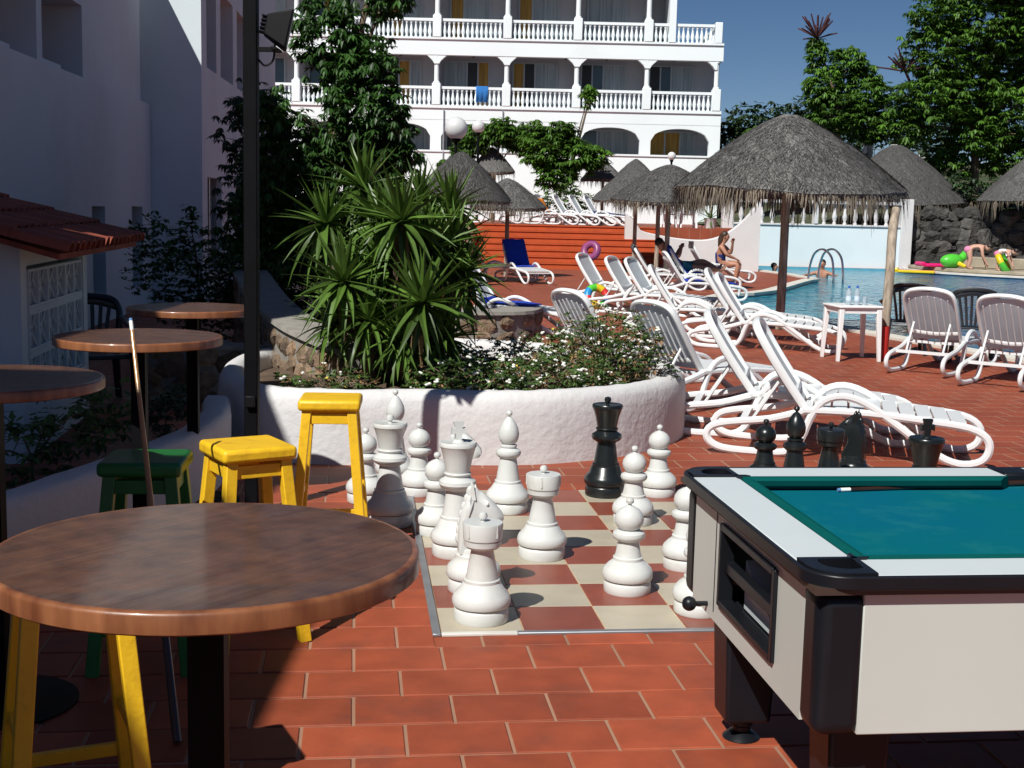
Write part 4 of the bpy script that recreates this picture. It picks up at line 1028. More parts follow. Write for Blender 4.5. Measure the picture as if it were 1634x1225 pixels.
stool('yellow', -1.12, 3.28, R(25), 'yellow wooden stool tucked under the sunlit round table')
stool('green', -1.30, 4.62, R(5), 'dark green wooden stool with a cue leaning on it')

# ================================================================ LAMP POST WITH FLOODLIGHT
mat('flood_black', (0.006,0.006,0.007), 0.5, 0.2, 5, spec=0.2); mat('flood_glass', (0.012,0.013,0.015), 0.3, 0.2, 3, spec=0.2)
lp = thing('lamp_post', 'tall black metal post carrying a floodlight', 'lamp post', (-1.385, 6.95, 0))
MB().bx(-.036, .036, -.036, .036, 0, 3.35).build('post', 'black_paint', lp, bevel=.006)
MB().bx(-.09, .09, -.09, .09, 0, .015).build('base_plate', 'black_paint', lp, smooth=False)
MB().bar((.04, 0, 2.45), (.13, 0, 2.45), .05, .02).bar((.13, -.09, 2.45), (.13, .09, 2.45), .03, .012).build('bracket', 'flood_black', lp, smooth=False)
fl = MB(); A = Matrix.Translation((.135, 0, 2.56)) @ Matrix.Rotation(R(10), 4, 'Z') @ Matrix.Rotation(R(12), 4, 'Y')
fl.add([(-.06,-.06,-.05),(.06,-.11,-.10),(.06,.11,-.10),(-.06,.06,-.05),(-.06,-.06,.05),(.06,-.11,.10),(.06,.11,.10),(-.06,.06,.05)], [(0,3,2,1),(4,5,6,7),(0,1,5,4),(2,3,7,6),(0,4,7,3),(1,2,6,5)]).xf(A)
fl.build('floodlight', 'flood_black', lp, bevel=.006)
MB().bx(.0602, .068, -.105, .105, -.095, .095).xf(A).build('floodlight_lens', 'flood_glass', lp, smooth=False)
for k in range(5): MB().bx(-.085, -.0605, -.05, .05, -.04+k*.02-.003, -.04+k*.02+.003).xf(A).build('cooling_fin', 'flood_black', lp, smooth=False)
MB().tube(catmull([(.12, .02, 2.48), (.11, .02, 2.40), (.07, .01, 2.37), (.037, 0, 2.40)], 6), .006, 6).build('cable', 'flood_black', lp)
MB().box((.0, -.05, .62), (.05, .03, .06)).build('socket_box', 'flood_black', lp, bevel=.004)

# poster stand by the stone wall
def poster_mat():
    m = bpy.data.materials.new('poster_print'); m.use_nodes = True; MATS['poster_print'] = m
    nt = m.node_tree; N = nt.nodes; Lk = nt.links; b = N['Principled BSDF']; tc = N.new('ShaderNodeTexCoord')
    nz = N.new('ShaderNodeTexNoise'); nz.inputs['Scale'].default_value = 4.5; nz.inputs['Detail'].default_value = 2; Lk.new(tc.outputs['Object'], nz.inputs['Vector'])
    cr = N.new('ShaderNodeValToRGB'); cr.color_ramp.interpolation = 'CONSTANT'; e = cr.color_ramp.elements; e[0].color = (0.55,0.28,0.05,1); e[1].position = .42; e[1].color = (0.03,0.10,0.45,1)
    for p, c in ((.53, (0.02,0.30,0.50,1)), (.60, (0.50,0.42,0.20,1)), (.36, (0.35,0.15,0.06,1))): q = e.new(p); q.color = c
    Lk.new(nz.outputs['Fac'], cr.inputs[0]); Lk.new(cr.outputs[0], b.inputs['Base Color']); b.inputs['Roughness'].default_value = .4
poster_mat()
ps = thing('poster_stand', 'small framed poster board in blue and orange beside the stone wall', 'sign', (-3.05, 15.6, 0), R(6))
MB().bx(-.14, .14, 0, .03, .20, .70).build('board', 'poster_print', ps, smooth=False)
MB().bx(-.18, -.141, -.012, .04, 0, .74).bx(.141, .18, -.012, .04, 0, .74).bx(-.14, .14, -.012, .04, .701, .74).bx(-.14, .14, -.012, .04, .16, .199).build('frame', 'wood_pole', ps, smooth=False)
MB().bar((-.12, .04, .68), (-.12, .35, 0), .025).bar((.12, .04, .68), (.12, .35, 0), .025).build('rear_leg', 'wood_pole', ps, smooth=False)
# ================================================================ PLANTS
def yucca_leaf_geo(bend, seg=5, W=.098):
    V = []; F = []
    for i in range(seg+1):
        t = i/seg; w = W*(.62+.9*t-1.6*t*t if t < .55 else (1-t)/.45*.62+.0)*.62
        w = max(w, .001); z = -bend*t*t; x = t*(1-.12*bend*t)
        V += [(x, -w, z+w*.35), (x, 0, z-.2*w), (x, w, z+w*.35)]
    for i in range(seg):
        a = i*3; F += [(a, a+3, a+4, a+1), (a+1, a+4, a+5, a+2)]
    return V, F
YL = [yucca_leaf_geo(b) for b in (.02, .12, .28, .5)]
YLM = []
for V, F in YL:
    m_ = MB(); m_.add(V, F); YLM.append(m_.mesh('leaf', 'yucca_leaf'))
def rosette_dirs(n, r_):
    out = []
    for i in range(n):
        t = (i+.5)/n; el = 84-140*t**1.0+r_.uniform(-9, 9); az = i*2.39996+r_.uniform(-.2,.2)
        bend = 0 if el > 45 else (1 if el > 10 else (2 if r_.random() < .7 else 3))
        out.append((el, az, r_.uniform(.8,1.08)*(.78 if el > 62 else 1), bend))
    return out
yc = thing('yucca_plant', 'large spiky yucca with many leaf rosettes in the white planter', 'yucca', (0,0,0))
FR = [((-1.205,9.3,1.12),.49),((-.804,9.35,1.56),.52),((-.634,9.1,1.00),.53),((-1.43,10.0,1.52),.50),((-1.173,10.2,1.80),.46)]
BR = [((-.72,9.9,1.42),.42),((-1.0,9.9,1.55),.42),((-1.2,10.0,1.05),.42),((-.42,10.0,1.05),.40),((-.95,9.6,1.25),.42),((-.50,10.2,1.66),.40),((-.60,9.95,1.25),.42),((-1.07,10.1,1.23),.42),((-1.32,10.4,1.42),.40),((-.75,10.3,1.72),.36),((-.62,9.6,1.35),.42),((-1.02,9.25,.86),.38),((-.78,9.2,.74),.40),((-1.3,9.45,.80),.34),((-.5,9.35,.74),.36),((-.38,9.7,1.2),.38),((-.45,9.8,1.42),.36),((-1.0,9.7,.92),.36),((-.85,10.0,.75),.36),((-1.35,9.9,.95),.34)]
base = Vector((-.95, 9.75, .3)); tk = MB(); rr_ = random.Random(11)
for (p, l) in FR+BR:
    p = Vector(p); mid = base.lerp(p, .5)+Vector((rr_.uniform(-.08,.08), rr_.uniform(-.05,.1), -.06))
    b0 = base+Vector((rr_.uniform(-.12,.12), rr_.uniform(-.1,.15), 0))
    tk.tube(catmull([b0, mid, p-Vector((0,0,.03))], 5), [.065-.003*i for i in range(11)], 8)
tk.build('trunk', 'bark', yc)
for (p, l) in FR:
    core = MB().ball((0,0,-.03), .04, 8, 6, (1,1,1.6)).build('rosette', 'yucca_leaf', yc, loc=p)
    for el, az, k, bnd in rosette_dirs(58, rr_):
        o = obj('leaf', YLM[bnd], core); o.rotation_euler = (rr_.uniform(-.5,.5), -R(el), az); o.scale = (l*k, l*rr_.uniform(.95,1.25), l)
dead = MB()
def bake_rosette(mb, p, l, n, r_, lowest=None):
    for el, az, k, bnd in rosette_dirs(n, r_):
        V, F = YL[bnd]; M_ = Matrix.Translation(p) @ Matrix.Rotation(az, 4, 'Z') @ Matrix.Rotation(-R(el), 4, 'Y') @ Matrix.Rotation(r_.uniform(-.5,.5), 4, 'X') @ Matrix.Diagonal((l*k, l*1.1, l, 1))
        mb.add([M_ @ Vector(v) for v in V], F)
rb = MB()
for (p, l) in BR: bake_rosette(rb, p, l*1.08, 64, rr_)
tag(rb.build('rear_rosettes', 'yucca_leaf', yc), kind='stuff')
for (p, l) in FR[:3]+BR[:3]:
    for i in range(9):
        az = rr_.uniform(0, 6.28); V, F = YL[2]; M_ = Matrix.Translation(Vector(p)-Vector((0,0,.05))) @ Matrix.Rotation(az, 4, 'Z') @ Matrix.Rotation(R(rr_.uniform(60,85)), 4, 'Y') @ Matrix.Diagonal((l*.75, l*.8, l, 1))
        dead.add([M_ @ Vector(v) for v in V], F)
dead.build('dead_leaves', 'yucca_dead', yc)

def leaf_cloud(n, pos_fn, leaf, K, droop=(10, 55), aspect=.34, seed=1, fold=.15):
    """Whorls of drooping leaflets; pos_fn(rng) -> (x, y, z)."""
    r_ = random.Random(seed); V = []; F = []
    for c in range(n):
        x, y, z = pos_fn(r_); a0 = r_.uniform(0, 6.28); s_ = leaf*r_.uniform(.75, 1.2); dr = r_.uniform(*droop); tx, ty = r_.uniform(-.35,.35), r_.uniform(-.35,.35)
        for k in range(K):
            a = a0+6.2832*k/K+r_.uniform(-.15,.15); L_ = s_*r_.uniform(.8,1.1); d = R(dr+r_.uniform(-12,12))
            ca, sa = math.cos(a), math.sin(a); w = L_*aspect*.5
            til = tx*ca+ty*sa
            p0 = (x+ca*L_*.12, y+sa*L_*.12, z); hx, hz = math.cos(d)*L_, -math.sin(d)*L_+til*L_*.6
            mx_, mz = hx*.55, hz*.38
            o = len(V)
            V += [p0, (x+ca*mx_-sa*w, y+sa*mx_+ca*w, z+mz+fold*w), (x+ca*mx_+sa*w, y+sa*mx_-ca*w, z+mz+fold*w), (x+ca*hx, y+sa*hx, z+hz)]
            F += [(o, o+2, o+3), (o, o+3, o+1)]
    m_ = MB(); m_.add(V, F); return m_
def lobes_fn(lobes, shell=.62):
    wts = [a[1]*a[2]*a[3] if False else (a[3]*a[4]) for a in lobes]; tot = sum(wts)
    def f(r_):
        u = r_.uniform(0, tot); i = 0
        while u > wts[i]: u -= wts[i]; i += 1
        x, y, z, rx, rz = lobes[i]
        while True:
            d = Vector((r_.gauss(0,1), r_.gauss(0,1), r_.gauss(0,1)))
            if d.length > .01: break
        d.normalize(); k = shell+(1-shell)*r_.random()**.6
        k *= 1+.12*math.sin(d.x*7+x)+.1*math.sin(d.z*9+z*3)
        return (x+d.x*rx*k, y+d.y*rx*k, z+d.z*rz*k)
    return f
def tree(name, label, lobes, trunk, n, leaf, K, mname, seed, r0=.09, cat='tree', group=None, aspect=.34, droop=(10,55), shell=.62, loc=(0,0,0)):
    t = thing(name, label, cat, (0,0,0), 0, group)
    tm = MB(); P = catmull(trunk, 4) if len(trunk) > 2 else [Vector(p) for p in trunk]
    tm.tube(P, [r0*(1-.6*i/(len(P)-1)) for i in range(len(P))], 8); top = P[-1]
    for (x, y, z, rx, rz) in lobes:
        q = P[int(len(P)*.6)]; tm.tube(catmull([q, (q+Vector((x,y,z)))*.5+Vector((0,0,.1)), (x, y, z)], 3), [r0*.45,r0*.42,r0*.36,r0*.3,r0*.25,r0*.2,r0*.15], 6)
    tm.build('trunk', 'bark', t)
    leaf_cloud(n, lobes_fn(lobes, shell), leaf, K, droop, aspect, seed).build('crown', mname, t, smooth=False)
    return t
# big umbrella tree behind the yucca (left)
tree('umbrella_tree', 'tall dark umbrella tree between the shaded building and the hotel',
     [(-2.1,15,3.55,.50,.55),(-1.75,14.8,2.75,.55,.55),(-2.62,14.9,2.15,.5,.6),(-1.45,14.8,2.2,.4,.5),(-1.9,15,2.0,.65,.6),(-1.55,14.7,1.75,.35,.5),(-2.3,15.2,1.2,.75,.6),(-1.45,14.9,4.05,.30,.35),(-2.72,14.6,2.75,.24,.26),(-1.7,15,1.1,.5,.4),(-3.0,15.4,1.3,.5,.7),(-1.7,14.9,3.2,.45,.45),(-1.5,14.8,2.5,.4,.5)],
     [(-2.2,15.2,0),(-2.15,15.1,1.4),(-2.0,15,2.6),(-1.7,15,3.9)], 3300, .125, 9, 'schefflera_leaf', 21, .08, droop=(15,65), shell=.35)
tree('umbrella_tree', 'umbrella tree with darkened leaves standing for the deep shade by the shaded building', [(-3.3,17.5,1.6,.7,.9),(-2.7,17.3,.9,.7,.7),(-3.5,17.6,2.6,.5,.7),(-2.9,17.5,2.2,.6,.7),(-2.2,17.2,.7,.6,.6),(-3.3,17.2,.6,.6,.5)], [(-3.1,17.6,0),(-3.1,17.6,1.2),(-3.1,17.5,2.4)], 1700, .13, 8, 'dark_leaf', 26, .07, droop=(10,60), shell=.2)  # dark leaf colour paints the deep shadow that fills this corner
tree('umbrella_tree', 'light green umbrella tree with a bare tall shoot before the hotel arches',
     [(1.0,45,3.7,.75,.65),(1.9,45,3.6,.75,.55),(1.3,45,2.9,.7,.5),(2.55,45,3.5,.5,.45),(.55,45,4.3,.4,.35),(1.5,45,4.35,.45,.4),(2.35,45,5.55,.25,.33)],
     [(1.4,45.1,UT),(1.45,45,2.2),(1.9,45,3.4),(2.35,45,5.3)], 900, .27, 9, 'bright_leaf', 22, .08)
tree('umbrella_tree', 'pair-crowned low umbrella tree between the globe lamps and the hotel',
     [(-1.4,46,4.1,.5,.5),(-.5,46,4.3,.55,.5),(.1,46,4.1,.45,.5),(-1.9,46,3.6,.4,.4),(-2.4,46,3.0,.35,.4)],
     [(-.8,46.1,UT),(-.8,46,2.6),(-.6,46,4)], 620, .27, 9, 'bright_leaf', 23, .07)
tree('umbrella_tree', 'slim umbrella tree with a red flower spike on the hillside',
     [(12.0,50,5.6,1.2,.9),(11.3,50,6.5,.8,.8),(12.9,50,6.3,.8,.9),(12.2,50,7.4,.7,.6),(11.0,50,7.75,.42,.55),(10.5,50.3,4.6,1.2,.7),(13.1,50,5.2,.8,.7),(9.3,51,4.4,1.0,.6)],
     [(12,50.3,2.2),(12,50.2,4),(11.8,50,6),(11.0,50,8.0)], 2300, .25, 9, 'bright_leaf', 24, .12)
K5 = 1.22
big = [(12.6,6.6,1.3,1.1),(13.9,7.4,1.4,1.1),(15.2,6.9,1.3,1.3),(12.2,5.2,1.1,.9),(13.4,5.5,1.2,1.0),(14.8,4.9,1.4,1.1),(16,5.8,1.1,1.4),(11.6,4.4,.7,.6),(13.6,4.2,1.0,.7),(15.2,3.6,1.2,.7),(14,8.5,1.6,.8),(12.2,7.6,.8,.7),(16.3,4.0,1.1,.9),(16.6,7.6,1.3,1.2),(12.9,3.3,.7,.5)]
tree('umbrella_tree', 'tallest umbrella tree on the right above the lava rock wall',
     [(x*K5, 48.8+.5*math.sin(x*3), (z-1.66)*K5+1.66, a*K5, b*K5) for x, z, a, b in big],
     [(17.0,49.3,1.2),(16.9,49.2,3),(16.8,49,5.5),(17.2,48.9,9)], 5600, .29, 9, 'bright_leaf', 25, .2, shell=.45)
def octopus_flower(t_label, p, l, seed):
    r_ = random.Random(seed); m_ = MB()
    for i in range(24):
        az = r_.uniform(0, 6.28); el = R(r_.uniform(5, 75)); d = Vector((math.cos(az)*math.cos(el), math.sin(az)*math.cos(el), math.sin(el)))
        m_.tube([Vector(p), Vector(p)+d*l*.5, Vector(p)+d*l*r_.uniform(.85,1.1)-Vector((0,0,.04*l))], [.02,.035,.025], 5)
    return m_
T4 = [o for o in bpy.data.objects if o.get('label', '').startswith('slim umbrella')][0]; T5 = [o for o in bpy.data.objects if o.get('label', '').startswith('tallest umbrella')][0]
octopus_flower('', (11.0,50,8.2), .95, 3).tube([(11.0,50,7.6),(11.0,50,8.3)], .05, 6).build('flower_spike', 'flower_spike', T4)
octopus_flower('', (14.0,48.9,6.95), .95, 4).tube([(14.5,48.9,6.0),(14.0,48.9,7.0)], .05, 6).build('flower_spike', 'flower_spike', T5)
def fine_tree(name, label, lobes, trunk, n, leaf, mname, seed, cat='tree', r0=.12):
    return tree(name, label, lobes, trunk, n, leaf, 5, mname, seed, r0, cat, None, .5, (-30, 50), .35)
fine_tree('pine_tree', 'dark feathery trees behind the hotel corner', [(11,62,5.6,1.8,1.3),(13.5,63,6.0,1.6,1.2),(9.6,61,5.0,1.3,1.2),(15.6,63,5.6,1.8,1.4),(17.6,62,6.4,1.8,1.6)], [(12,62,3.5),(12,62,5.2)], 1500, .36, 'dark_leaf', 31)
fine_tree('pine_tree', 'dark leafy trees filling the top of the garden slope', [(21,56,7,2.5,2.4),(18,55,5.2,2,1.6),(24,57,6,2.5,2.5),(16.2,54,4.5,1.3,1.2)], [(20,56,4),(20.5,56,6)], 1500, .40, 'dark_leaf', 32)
fine_tree('garden_shrub', 'rounded yellowish green shrub beside the hotel corner', [(9.4,51.5,3.7,1.0,.7),(10.6,51.5,3.9,.9,.7),(8.7,51.3,3.0,.6,.7),(11.6,51.3,3.5,.8,.6)], [(10,51.6,2),(10,51.5,3.4)], 800, .22, 'bright_leaf', 33, 'shrub', .05)
fine_tree('garden_shrub', 'dark trailing shrub beneath the tallest umbrella tree', [(15.4,46.5,2.6,1.2,.7),(17,46,2.4,1.3,.8),(13.8,47,2.7,.9,.6),(18.6,45,2.2,1.2,.8)], [(16,46.6,1.4),(16,46.5,2.5)], 900, .22, 'dark_leaf', 34, 'shrub', .05)
fine_tree('garden_shrub', 'green shrub by the white garden pillars', [(13.0,52,3.9,.7,.5),(14.0,51.5,3.5,.6,.45)], [(13.3,52,2.6),(13.3,52,3.7)], 330, .22, 'bright_leaf', 35, 'shrub', .05)
fine_tree('garden_shrub', 'small green shrubs under the thatched parasols on the sun terrace', [(.9,44,1.9,.5,.5),(1.7,44.2,2.1,.5,.6),(2.3,44,1.8,.4,.5)], [(1.5,44.2,UT),(1.5,44.1,1.8)], 380, .16, 'bush_leaf', 36, 'shrub', .03)
fine_tree('garden_shrub', 'dark leafy shrub against the shaded wall behind the bar tables', [(-3.7,14.6,.85,.6,.55),(-3.3,14.3,.65,.5,.5),(-3.95,14.6,1.2,.35,.35),(-2.9,14.3,.7,.45,.5),(-3.55,14.5,1.35,.2,.3)], [(-3.5,14.6,0),(-3.5,14.6,.8)], 1100, .085, 'schefflera_leaf', 37, 'shrub', .03)
fine_tree('garden_shrub', 'leafy shrub growing behind the low wall beside the hut', [(-2.48,6.45,.40,.22,.22),(-2.32,6.75,.48,.24,.24),(-2.62,6.2,.30,.18,.18),(-2.2,7.05,.52,.2,.22)], [(-2.42,6.55,0),(-2.42,6.55,.35)], 330, .062, 'bush_leaf', 38, 'shrub', .015)
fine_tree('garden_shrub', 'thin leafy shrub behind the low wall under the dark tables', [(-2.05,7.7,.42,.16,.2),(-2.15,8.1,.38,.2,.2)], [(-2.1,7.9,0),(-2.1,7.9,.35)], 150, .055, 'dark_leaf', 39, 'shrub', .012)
# white garden pillars and fence on the slope
gp = thing('garden_fence', 'white pillars with a metal fence on the garden slope', 'fence', (13.9, 53, 3.2), R(20))
for x in (0, 1.3, 2.6): MB().bx(x-.14, x+.14, -.14, .14, -1.2, 1.55-.12*x).build('pillar', 'white_render', gp, smooth=False)
MB().bx(.14, 2.46, -.06, .06, -1.2, .35).build('plinth', 'white_render', gp, smooth=False)
for k in range(9): MB().bar((.3+k*.26, 0, .35), (.3+k*.26, 0, 1.15), .02).build('picket', 'alu_frame', gp, smooth=False)
MB().bar((.14, 0, 1.17), (2.46, 0, 1.17), .04).build('fence_rail', 'alu_frame', gp, smooth=False)

# flowering bushes filling the planter
def bush(label, cx_, cy_, rx, rz, n, seed, dry=.12, flowers=60):
    t = thing('flowering_bush', label, 'bush', (cx_, cy_, .36), 0, 'flowering bushes in the white planter')
    r_ = random.Random(seed)
    def f(r2):
        a = r2.uniform(0, 6.28); q = math.sqrt(r2.random()); h = r2.random()**.8
        return (math.cos(a)*q*rx, math.sin(a)*q*rx*.8, .02+h*rz*(1.05-.5*q*q)+.05*math.sin(a*3+q*5))
    leaf_cloud(int(n*1.15), f, .042, 6, (-40, 50), .55, seed).build('foliage', 'bush_leaf', t, smooth=False)
    leaf_cloud(int(n*dry), f, .045, 5, (-40, 50), .4, seed+1).build('dry_foliage', 'dry_leaf', t, smooth=False)
    st = MB()
    for i in range(26):
        p = Vector(f(r_)); b0 = Vector((r_.uniform(-.3,.3)*rx, r_.uniform(-.3,.3)*rx, 0)); st.tube([b0, b0.lerp(p, .5)+Vector((0,0,.05)), p], [.008,.006,.003], 5)
    st.build('stems', 'bark', t)
    fl_ = MB()
    for i in range(flowers):
        p = Vector(f(r_)); p.z += .02; k = r_.uniform(.013,.024)
        for q in range(3): fl_.ball(p+Vector((r_.uniform(-1,1)*k*.8, r_.uniform(-1,1)*k*.8, r_.uniform(-.5,.5)*k)), k*.62, 6, 4, (1,1,.7))
    fl_.build('blossoms', 'petal_white', t, smooth=False)
    y_ = MB()
    for i in range(max(3, flowers//25)): y_.ball(Vector(f(r_)), .012, 6, 4)
    y_.build('yellow_blossoms', 'petal_yellow', t)
bush('low white-flowered bush right beside the yucca trunk', -.25, 9.02, .50, .22, 420, 61, .2, 60)
bush('white-flowered bush in the middle of the planter', .30, 9.30, .52, .26, 430, 62, .3, 90)
bush('tall straggly bush at the rounded end of the planter', .74, 9.75, .50, .52, 430, 63, .5, 70)
bush('white-flowered bush along the back rim of the planter', .20, 10.4, .80, .27, 430, 64, .5, 120)
bush('dry brownish bush at the back of the planter', .72, 10.6, .42, .55, 240, 65, .9, 40)
bush('low bush between yucca and the white wall of the planter', -1.25, 8.95, .38, .14, 160, 66, .3, 8)
bush('feathery green bush beside the stone wall in the planter', -1.25, 10.9, .40, .34, 260, 67, .05, 0)

# ================================================================ SUN LOUNGERS
mat('lounger_white', (0.72,0.735,0.74), 0.35, 0.02, 2)
mat('lounger_sling', (0.60,0.655,0.685), 0.6, 0.05, 5, bump=0.3, bscale=80, transl=0.35)
BA = R(58)
side_path = catmull([(p[0], 0, p[1]) for p in [(.74,.335),(1.15,.335),(1.55,.305),(1.80,.275),(1.915,.215),(1.935,.13),(1.89,.055),(1.78,.026),(1.66,.052),(1.52,.135),(1.30,.29),(1.12,.405),(.97,.445),(.84,.405),(.76,.29),(.70,.13),(.62,.045),(.50,.026),(.22,.03),(.10,.06),(.05,.125),(.09,.19),(.22,.225),(.48,.26),(.70,.325)]], 3, True)
def lounger_meshes():
    L = []
    for s_ in (-1, 1):
        L.append(('side_frame', MB().tube([p+Vector((0, s_*.305, 0)) for p in side_path], .0285, 8, True, (.85, 1.0), side=(0,1,0)).mesh('side_frame', 'lounger_white'), (0,0,0)))
    for x, z in ((.30,.235),(.74,.315),(1.75,.26)): L.append(('cross_bar', MB().bar((x, -.295, z), (x, .295, z), .05, .03).mesh('cross_bar', 'lounger_white', False), (0,0,0)))
    sl_ = MB().bx(-.048, .048, -.275, .275, -.009, .009).mesh('slat', 'lounger_white', False)
    def dz(x): return .345-.0*(x-.8)-max(0, x-1.15)*.075-max(0, x-1.6)*.08
    for k in range(9):
        x = .84+k*.112; L.append(('slat', sl_, (x, 0, dz(x)+.012)))
    # backrest: rounded frame, sling and stiffening ribs
    hx, hz = .72, .345; ux, uz = -math.cos(BA), math.sin(BA)
    def bp(u, v, o_=0): return Vector((hx+ux*u-uz*o_*-1*-1, v, hz+uz*u+ux*o_*-1*-1)) if False else Vector((hx+ux*u*.86+uz*o_, v, hz+uz*u*.86-ux*o_))
    fr_ = [bp(u, v, -.02*math.sin(u*3)) for u, v in [(.0,-.27),(.2,-.275),(.45,-.28),(.66,-.27),(.75,-.225),(.79,-.12),(.80,0),(.79,.12),(.75,.225),(.66,.27),(.45,.28),(.2,.275),(.0,.27)]]
    L.append(('backrest_frame', MB().tube(catmull(fr_, 3), .026, 8, flat=(.75,1.15)).mesh('backrest_frame', 'lounger_white'), (0,0,0)))
    L.append(('backrest_bar', MB().tube([bp(.14,-.27), bp(.13,-.15,-.01), bp(.12,0,-.015), bp(.13,.15,-.01), bp(.14,.27)], .024, 8, flat=(.7,1.2)).mesh('backrest_bar', 'lounger_white'), (0,0,0)))
    V = []; F = []; NU, NV = 8, 6
    for i in range(NU+1):
        u = .02+.745*i/NU; wv = .262 if u < .62 else .262-.6*(u-.62)**1.15
        for j in range(NV+1):
            v = -wv+2*wv*j/NV; V.append(bp(u, v, -.02*math.sin(u*3)-.012*(1-(v/wv)**2)))
    for i in range(NU):
        for j in range(NV): a = i*(NV+1)+j; F.append((a, a+1, a+NV+2, a+NV+1))
    b = MB(); b.add(V, F); L.append(('backrest_sling', b.mesh('backrest_sling', 'lounger_sling'), (0,0,0)))
    for j in range(7):
        v = -.21+.07*j; top = .72-.25*abs(v)
        L.append(('backrest_rib', MB().bar(bp(.16, v, -.052), bp(top, v, -.052), .012, .008, upv=(0,1,0)).mesh('backrest_rib', 'lounger_white', False), (0,0,0)))
    for s_ in (-1, 1): L.append(('back_strut', MB().tube([bp(.30,s_*.2,-.04), (.36,s_*.2,.24)], .012, 6).mesh('back_strut', 'lounger_white'), (0,0,0)))
    return L
LM = lounger_meshes()
def lounger(x, y, deg, label, z=0):
    """x, y: ground point under the backrest hinge; deg: direction head -> foot."""
    a = R(deg); t = thing('sun_lounger', label, 'sun lounger', (x-.72*math.cos(a), y-.72*math.sin(a), z), a, 'white plastic sun loungers')
    for nm, me, l in LM: obj(nm, me, t, loc=l)
    return t
LG = {}
for key, x, y, a, z, lab in [
 ('L1', 2.10, 9.28, -14, 0, 'white sun lounger right behind the pool table and black chess pieces'),
 ('L2', 1.86, 10.02, -12, 0, 'white sun lounger beside the one behind the pool table'),
 ('L3', 1.45, 11.3, 34, 0, 'white sun lounger with its ribbed back at the rounded end of the planter'),
 ('L4', .80, 12.6, 34, 0, 'white sun lounger with its ribbed back behind the planter bushes'),
 ('L5', 2.93, 16.6, -16, 0, 'white sun lounger by the pole of the largest thatched parasol'),
 ('L6', 2.98, 17.9, -14, 0, 'white sun lounger right behind the one by the parasol pole'),
 ('L7', 2.28, 18.6, -10, 0, 'white sun lounger in the row left of the largest thatched parasol'),
 ('L8', 2.22, 21.6, -26, 0, 'white sun lounger, third of the close row beside the pool'),
 ('L9', 1.92, 21.9, -26, 0, 'white sun lounger, second of the close row beside the pool'),
 ('L10', 1.50, 23.2, -26, 0, 'white sun lounger with a colourful ring beside it'),
 ('L11', 4.66, 14.45, 54, 0, 'white sun lounger facing the pool next to the white side table'),
 ('L12', 5.12, 13.45, 52, 0, 'white sun lounger facing the pool beside the farther black chair'),
 ('B1', .10, 30.6, -66, 0, 'white sun lounger with a bright blue towel over its back'),
 ('B2', -.32, 18.3, -20, 0, 'white sun lounger with a blue cover behind the stone wall'),
 ('W1', -.70, 30.9, 5, 0, 'white sun lounger next to the blue towelled one'),
 ('G1', 2.95, 28.9, 0, 0, 'white sun lounger with a grey towel over its back'),
 ('P1', 3.25, 25.6, 4, 0, 'white sun lounger with a long blue cushion by the pool peninsula'),
 ('P2', 3.75, 29.3, 2, 0, 'white sun lounger on which a person reclines reading'),
 ('P3', 4.69, 32.65, 4, 0, 'white sun lounger on which a woman in blue sits'),
 ('U1', -1.0, 41.6, 0, UT, 'white sun lounger on the upper terrace under the left thatch'),
 ('U2', .95, 41.7, -25, UT, 'white sun lounger with an orange towel on the upper terrace'),
 ('U3', 1.55, 41.6, -20, UT, 'white sun lounger on the upper terrace next to the orange towel'),
 ('U4', 2.05, 41.5, -20, UT, 'white sun lounger in the middle of the upper terrace row'),
 ('U5', 2.5, 41.4, -20, UT, 'white sun lounger on the upper terrace with a dark blue cushion'),
 ('U6', .15, 42.2, 0, UT, 'white sun lounger at the back of the upper terrace')]:
    LG[key] = lounger(x, y, a, lab, z)
# towels and cushions lying on loungers
mat('grey_towel', (0.10,0.105,0.115), 0.95, 0.12, 6, bump=0.4, bscale=60); mat('navy_cloth', (0.012,0.025,0.16), 0.95, 0.15, 6); mat('orange_cloth', (0.75,0.22,0.01), 0.9, 0.15, 6)
def back_towel(key, m_, name, label, u0=.10, u1=.80, seat=0.0, off=.03):
    hx, hz = .72, .345; ux, uz = -math.cos(BA), math.sin(BA); V = []; F = []; rows = []
    for u in [u0+(u1-u0)*i/6 for i in range(7)]: rows.append((hx+ux*u*.86+uz*off, hz+uz*u*.86-ux*off))
    if u1 > .78: rows += [(hx+ux*.73, hz+uz*.73+.01), (hx+ux*.67-uz*.05, hz+uz*.67+ux*.05), (hx+ux*.52-uz*.06, hz+uz*.52+ux*.06)]
    if seat: rows = [(.78+seat*(1-i/6), .385-max(0,.78+seat*(1-i/6)-1.15)*.08) for i in range(7)]+rows
    for x, z in rows:
        for j in range(7): V.append((x, -.27+.09*j, z+.006*math.sin(j*1.9+x*9)))
    for i in range(len(rows)-1):
        for j in range(6): F.append((i*7+j, i*7+j+1, (i+1)*7+j+1, (i+1)*7+j))
    m = MB(); m.add(V, F); src = LG[key]
    o = m.build(name, m_, loc=tuple(src.location), rz=src.rotation_euler.z); q = o.modifiers.new('solid', 'SOLIDIFY'); q.thickness = .018; q.offset = 0
    tag(o, label, 'cushion' if name == 'cushion' else 'towel')
back_towel('B1', 'blue_towel', 'towel', 'bright blue towel covering the back and seat of a lounger', .05, .80, .35)
back_towel('G1', 'grey_towel', 'towel', 'dark grey towel draped over a lounger back', .1, .80, 0)
back_towel('P1', 'blue_towel', 'cushion', 'long blue cushion lying flat on a lounger by the pool', .02, .10, 1.0)
back_towel('P2', 'blue_towel', 'towel', 'blue towel behind the reclining reader', .02, .80, .5)
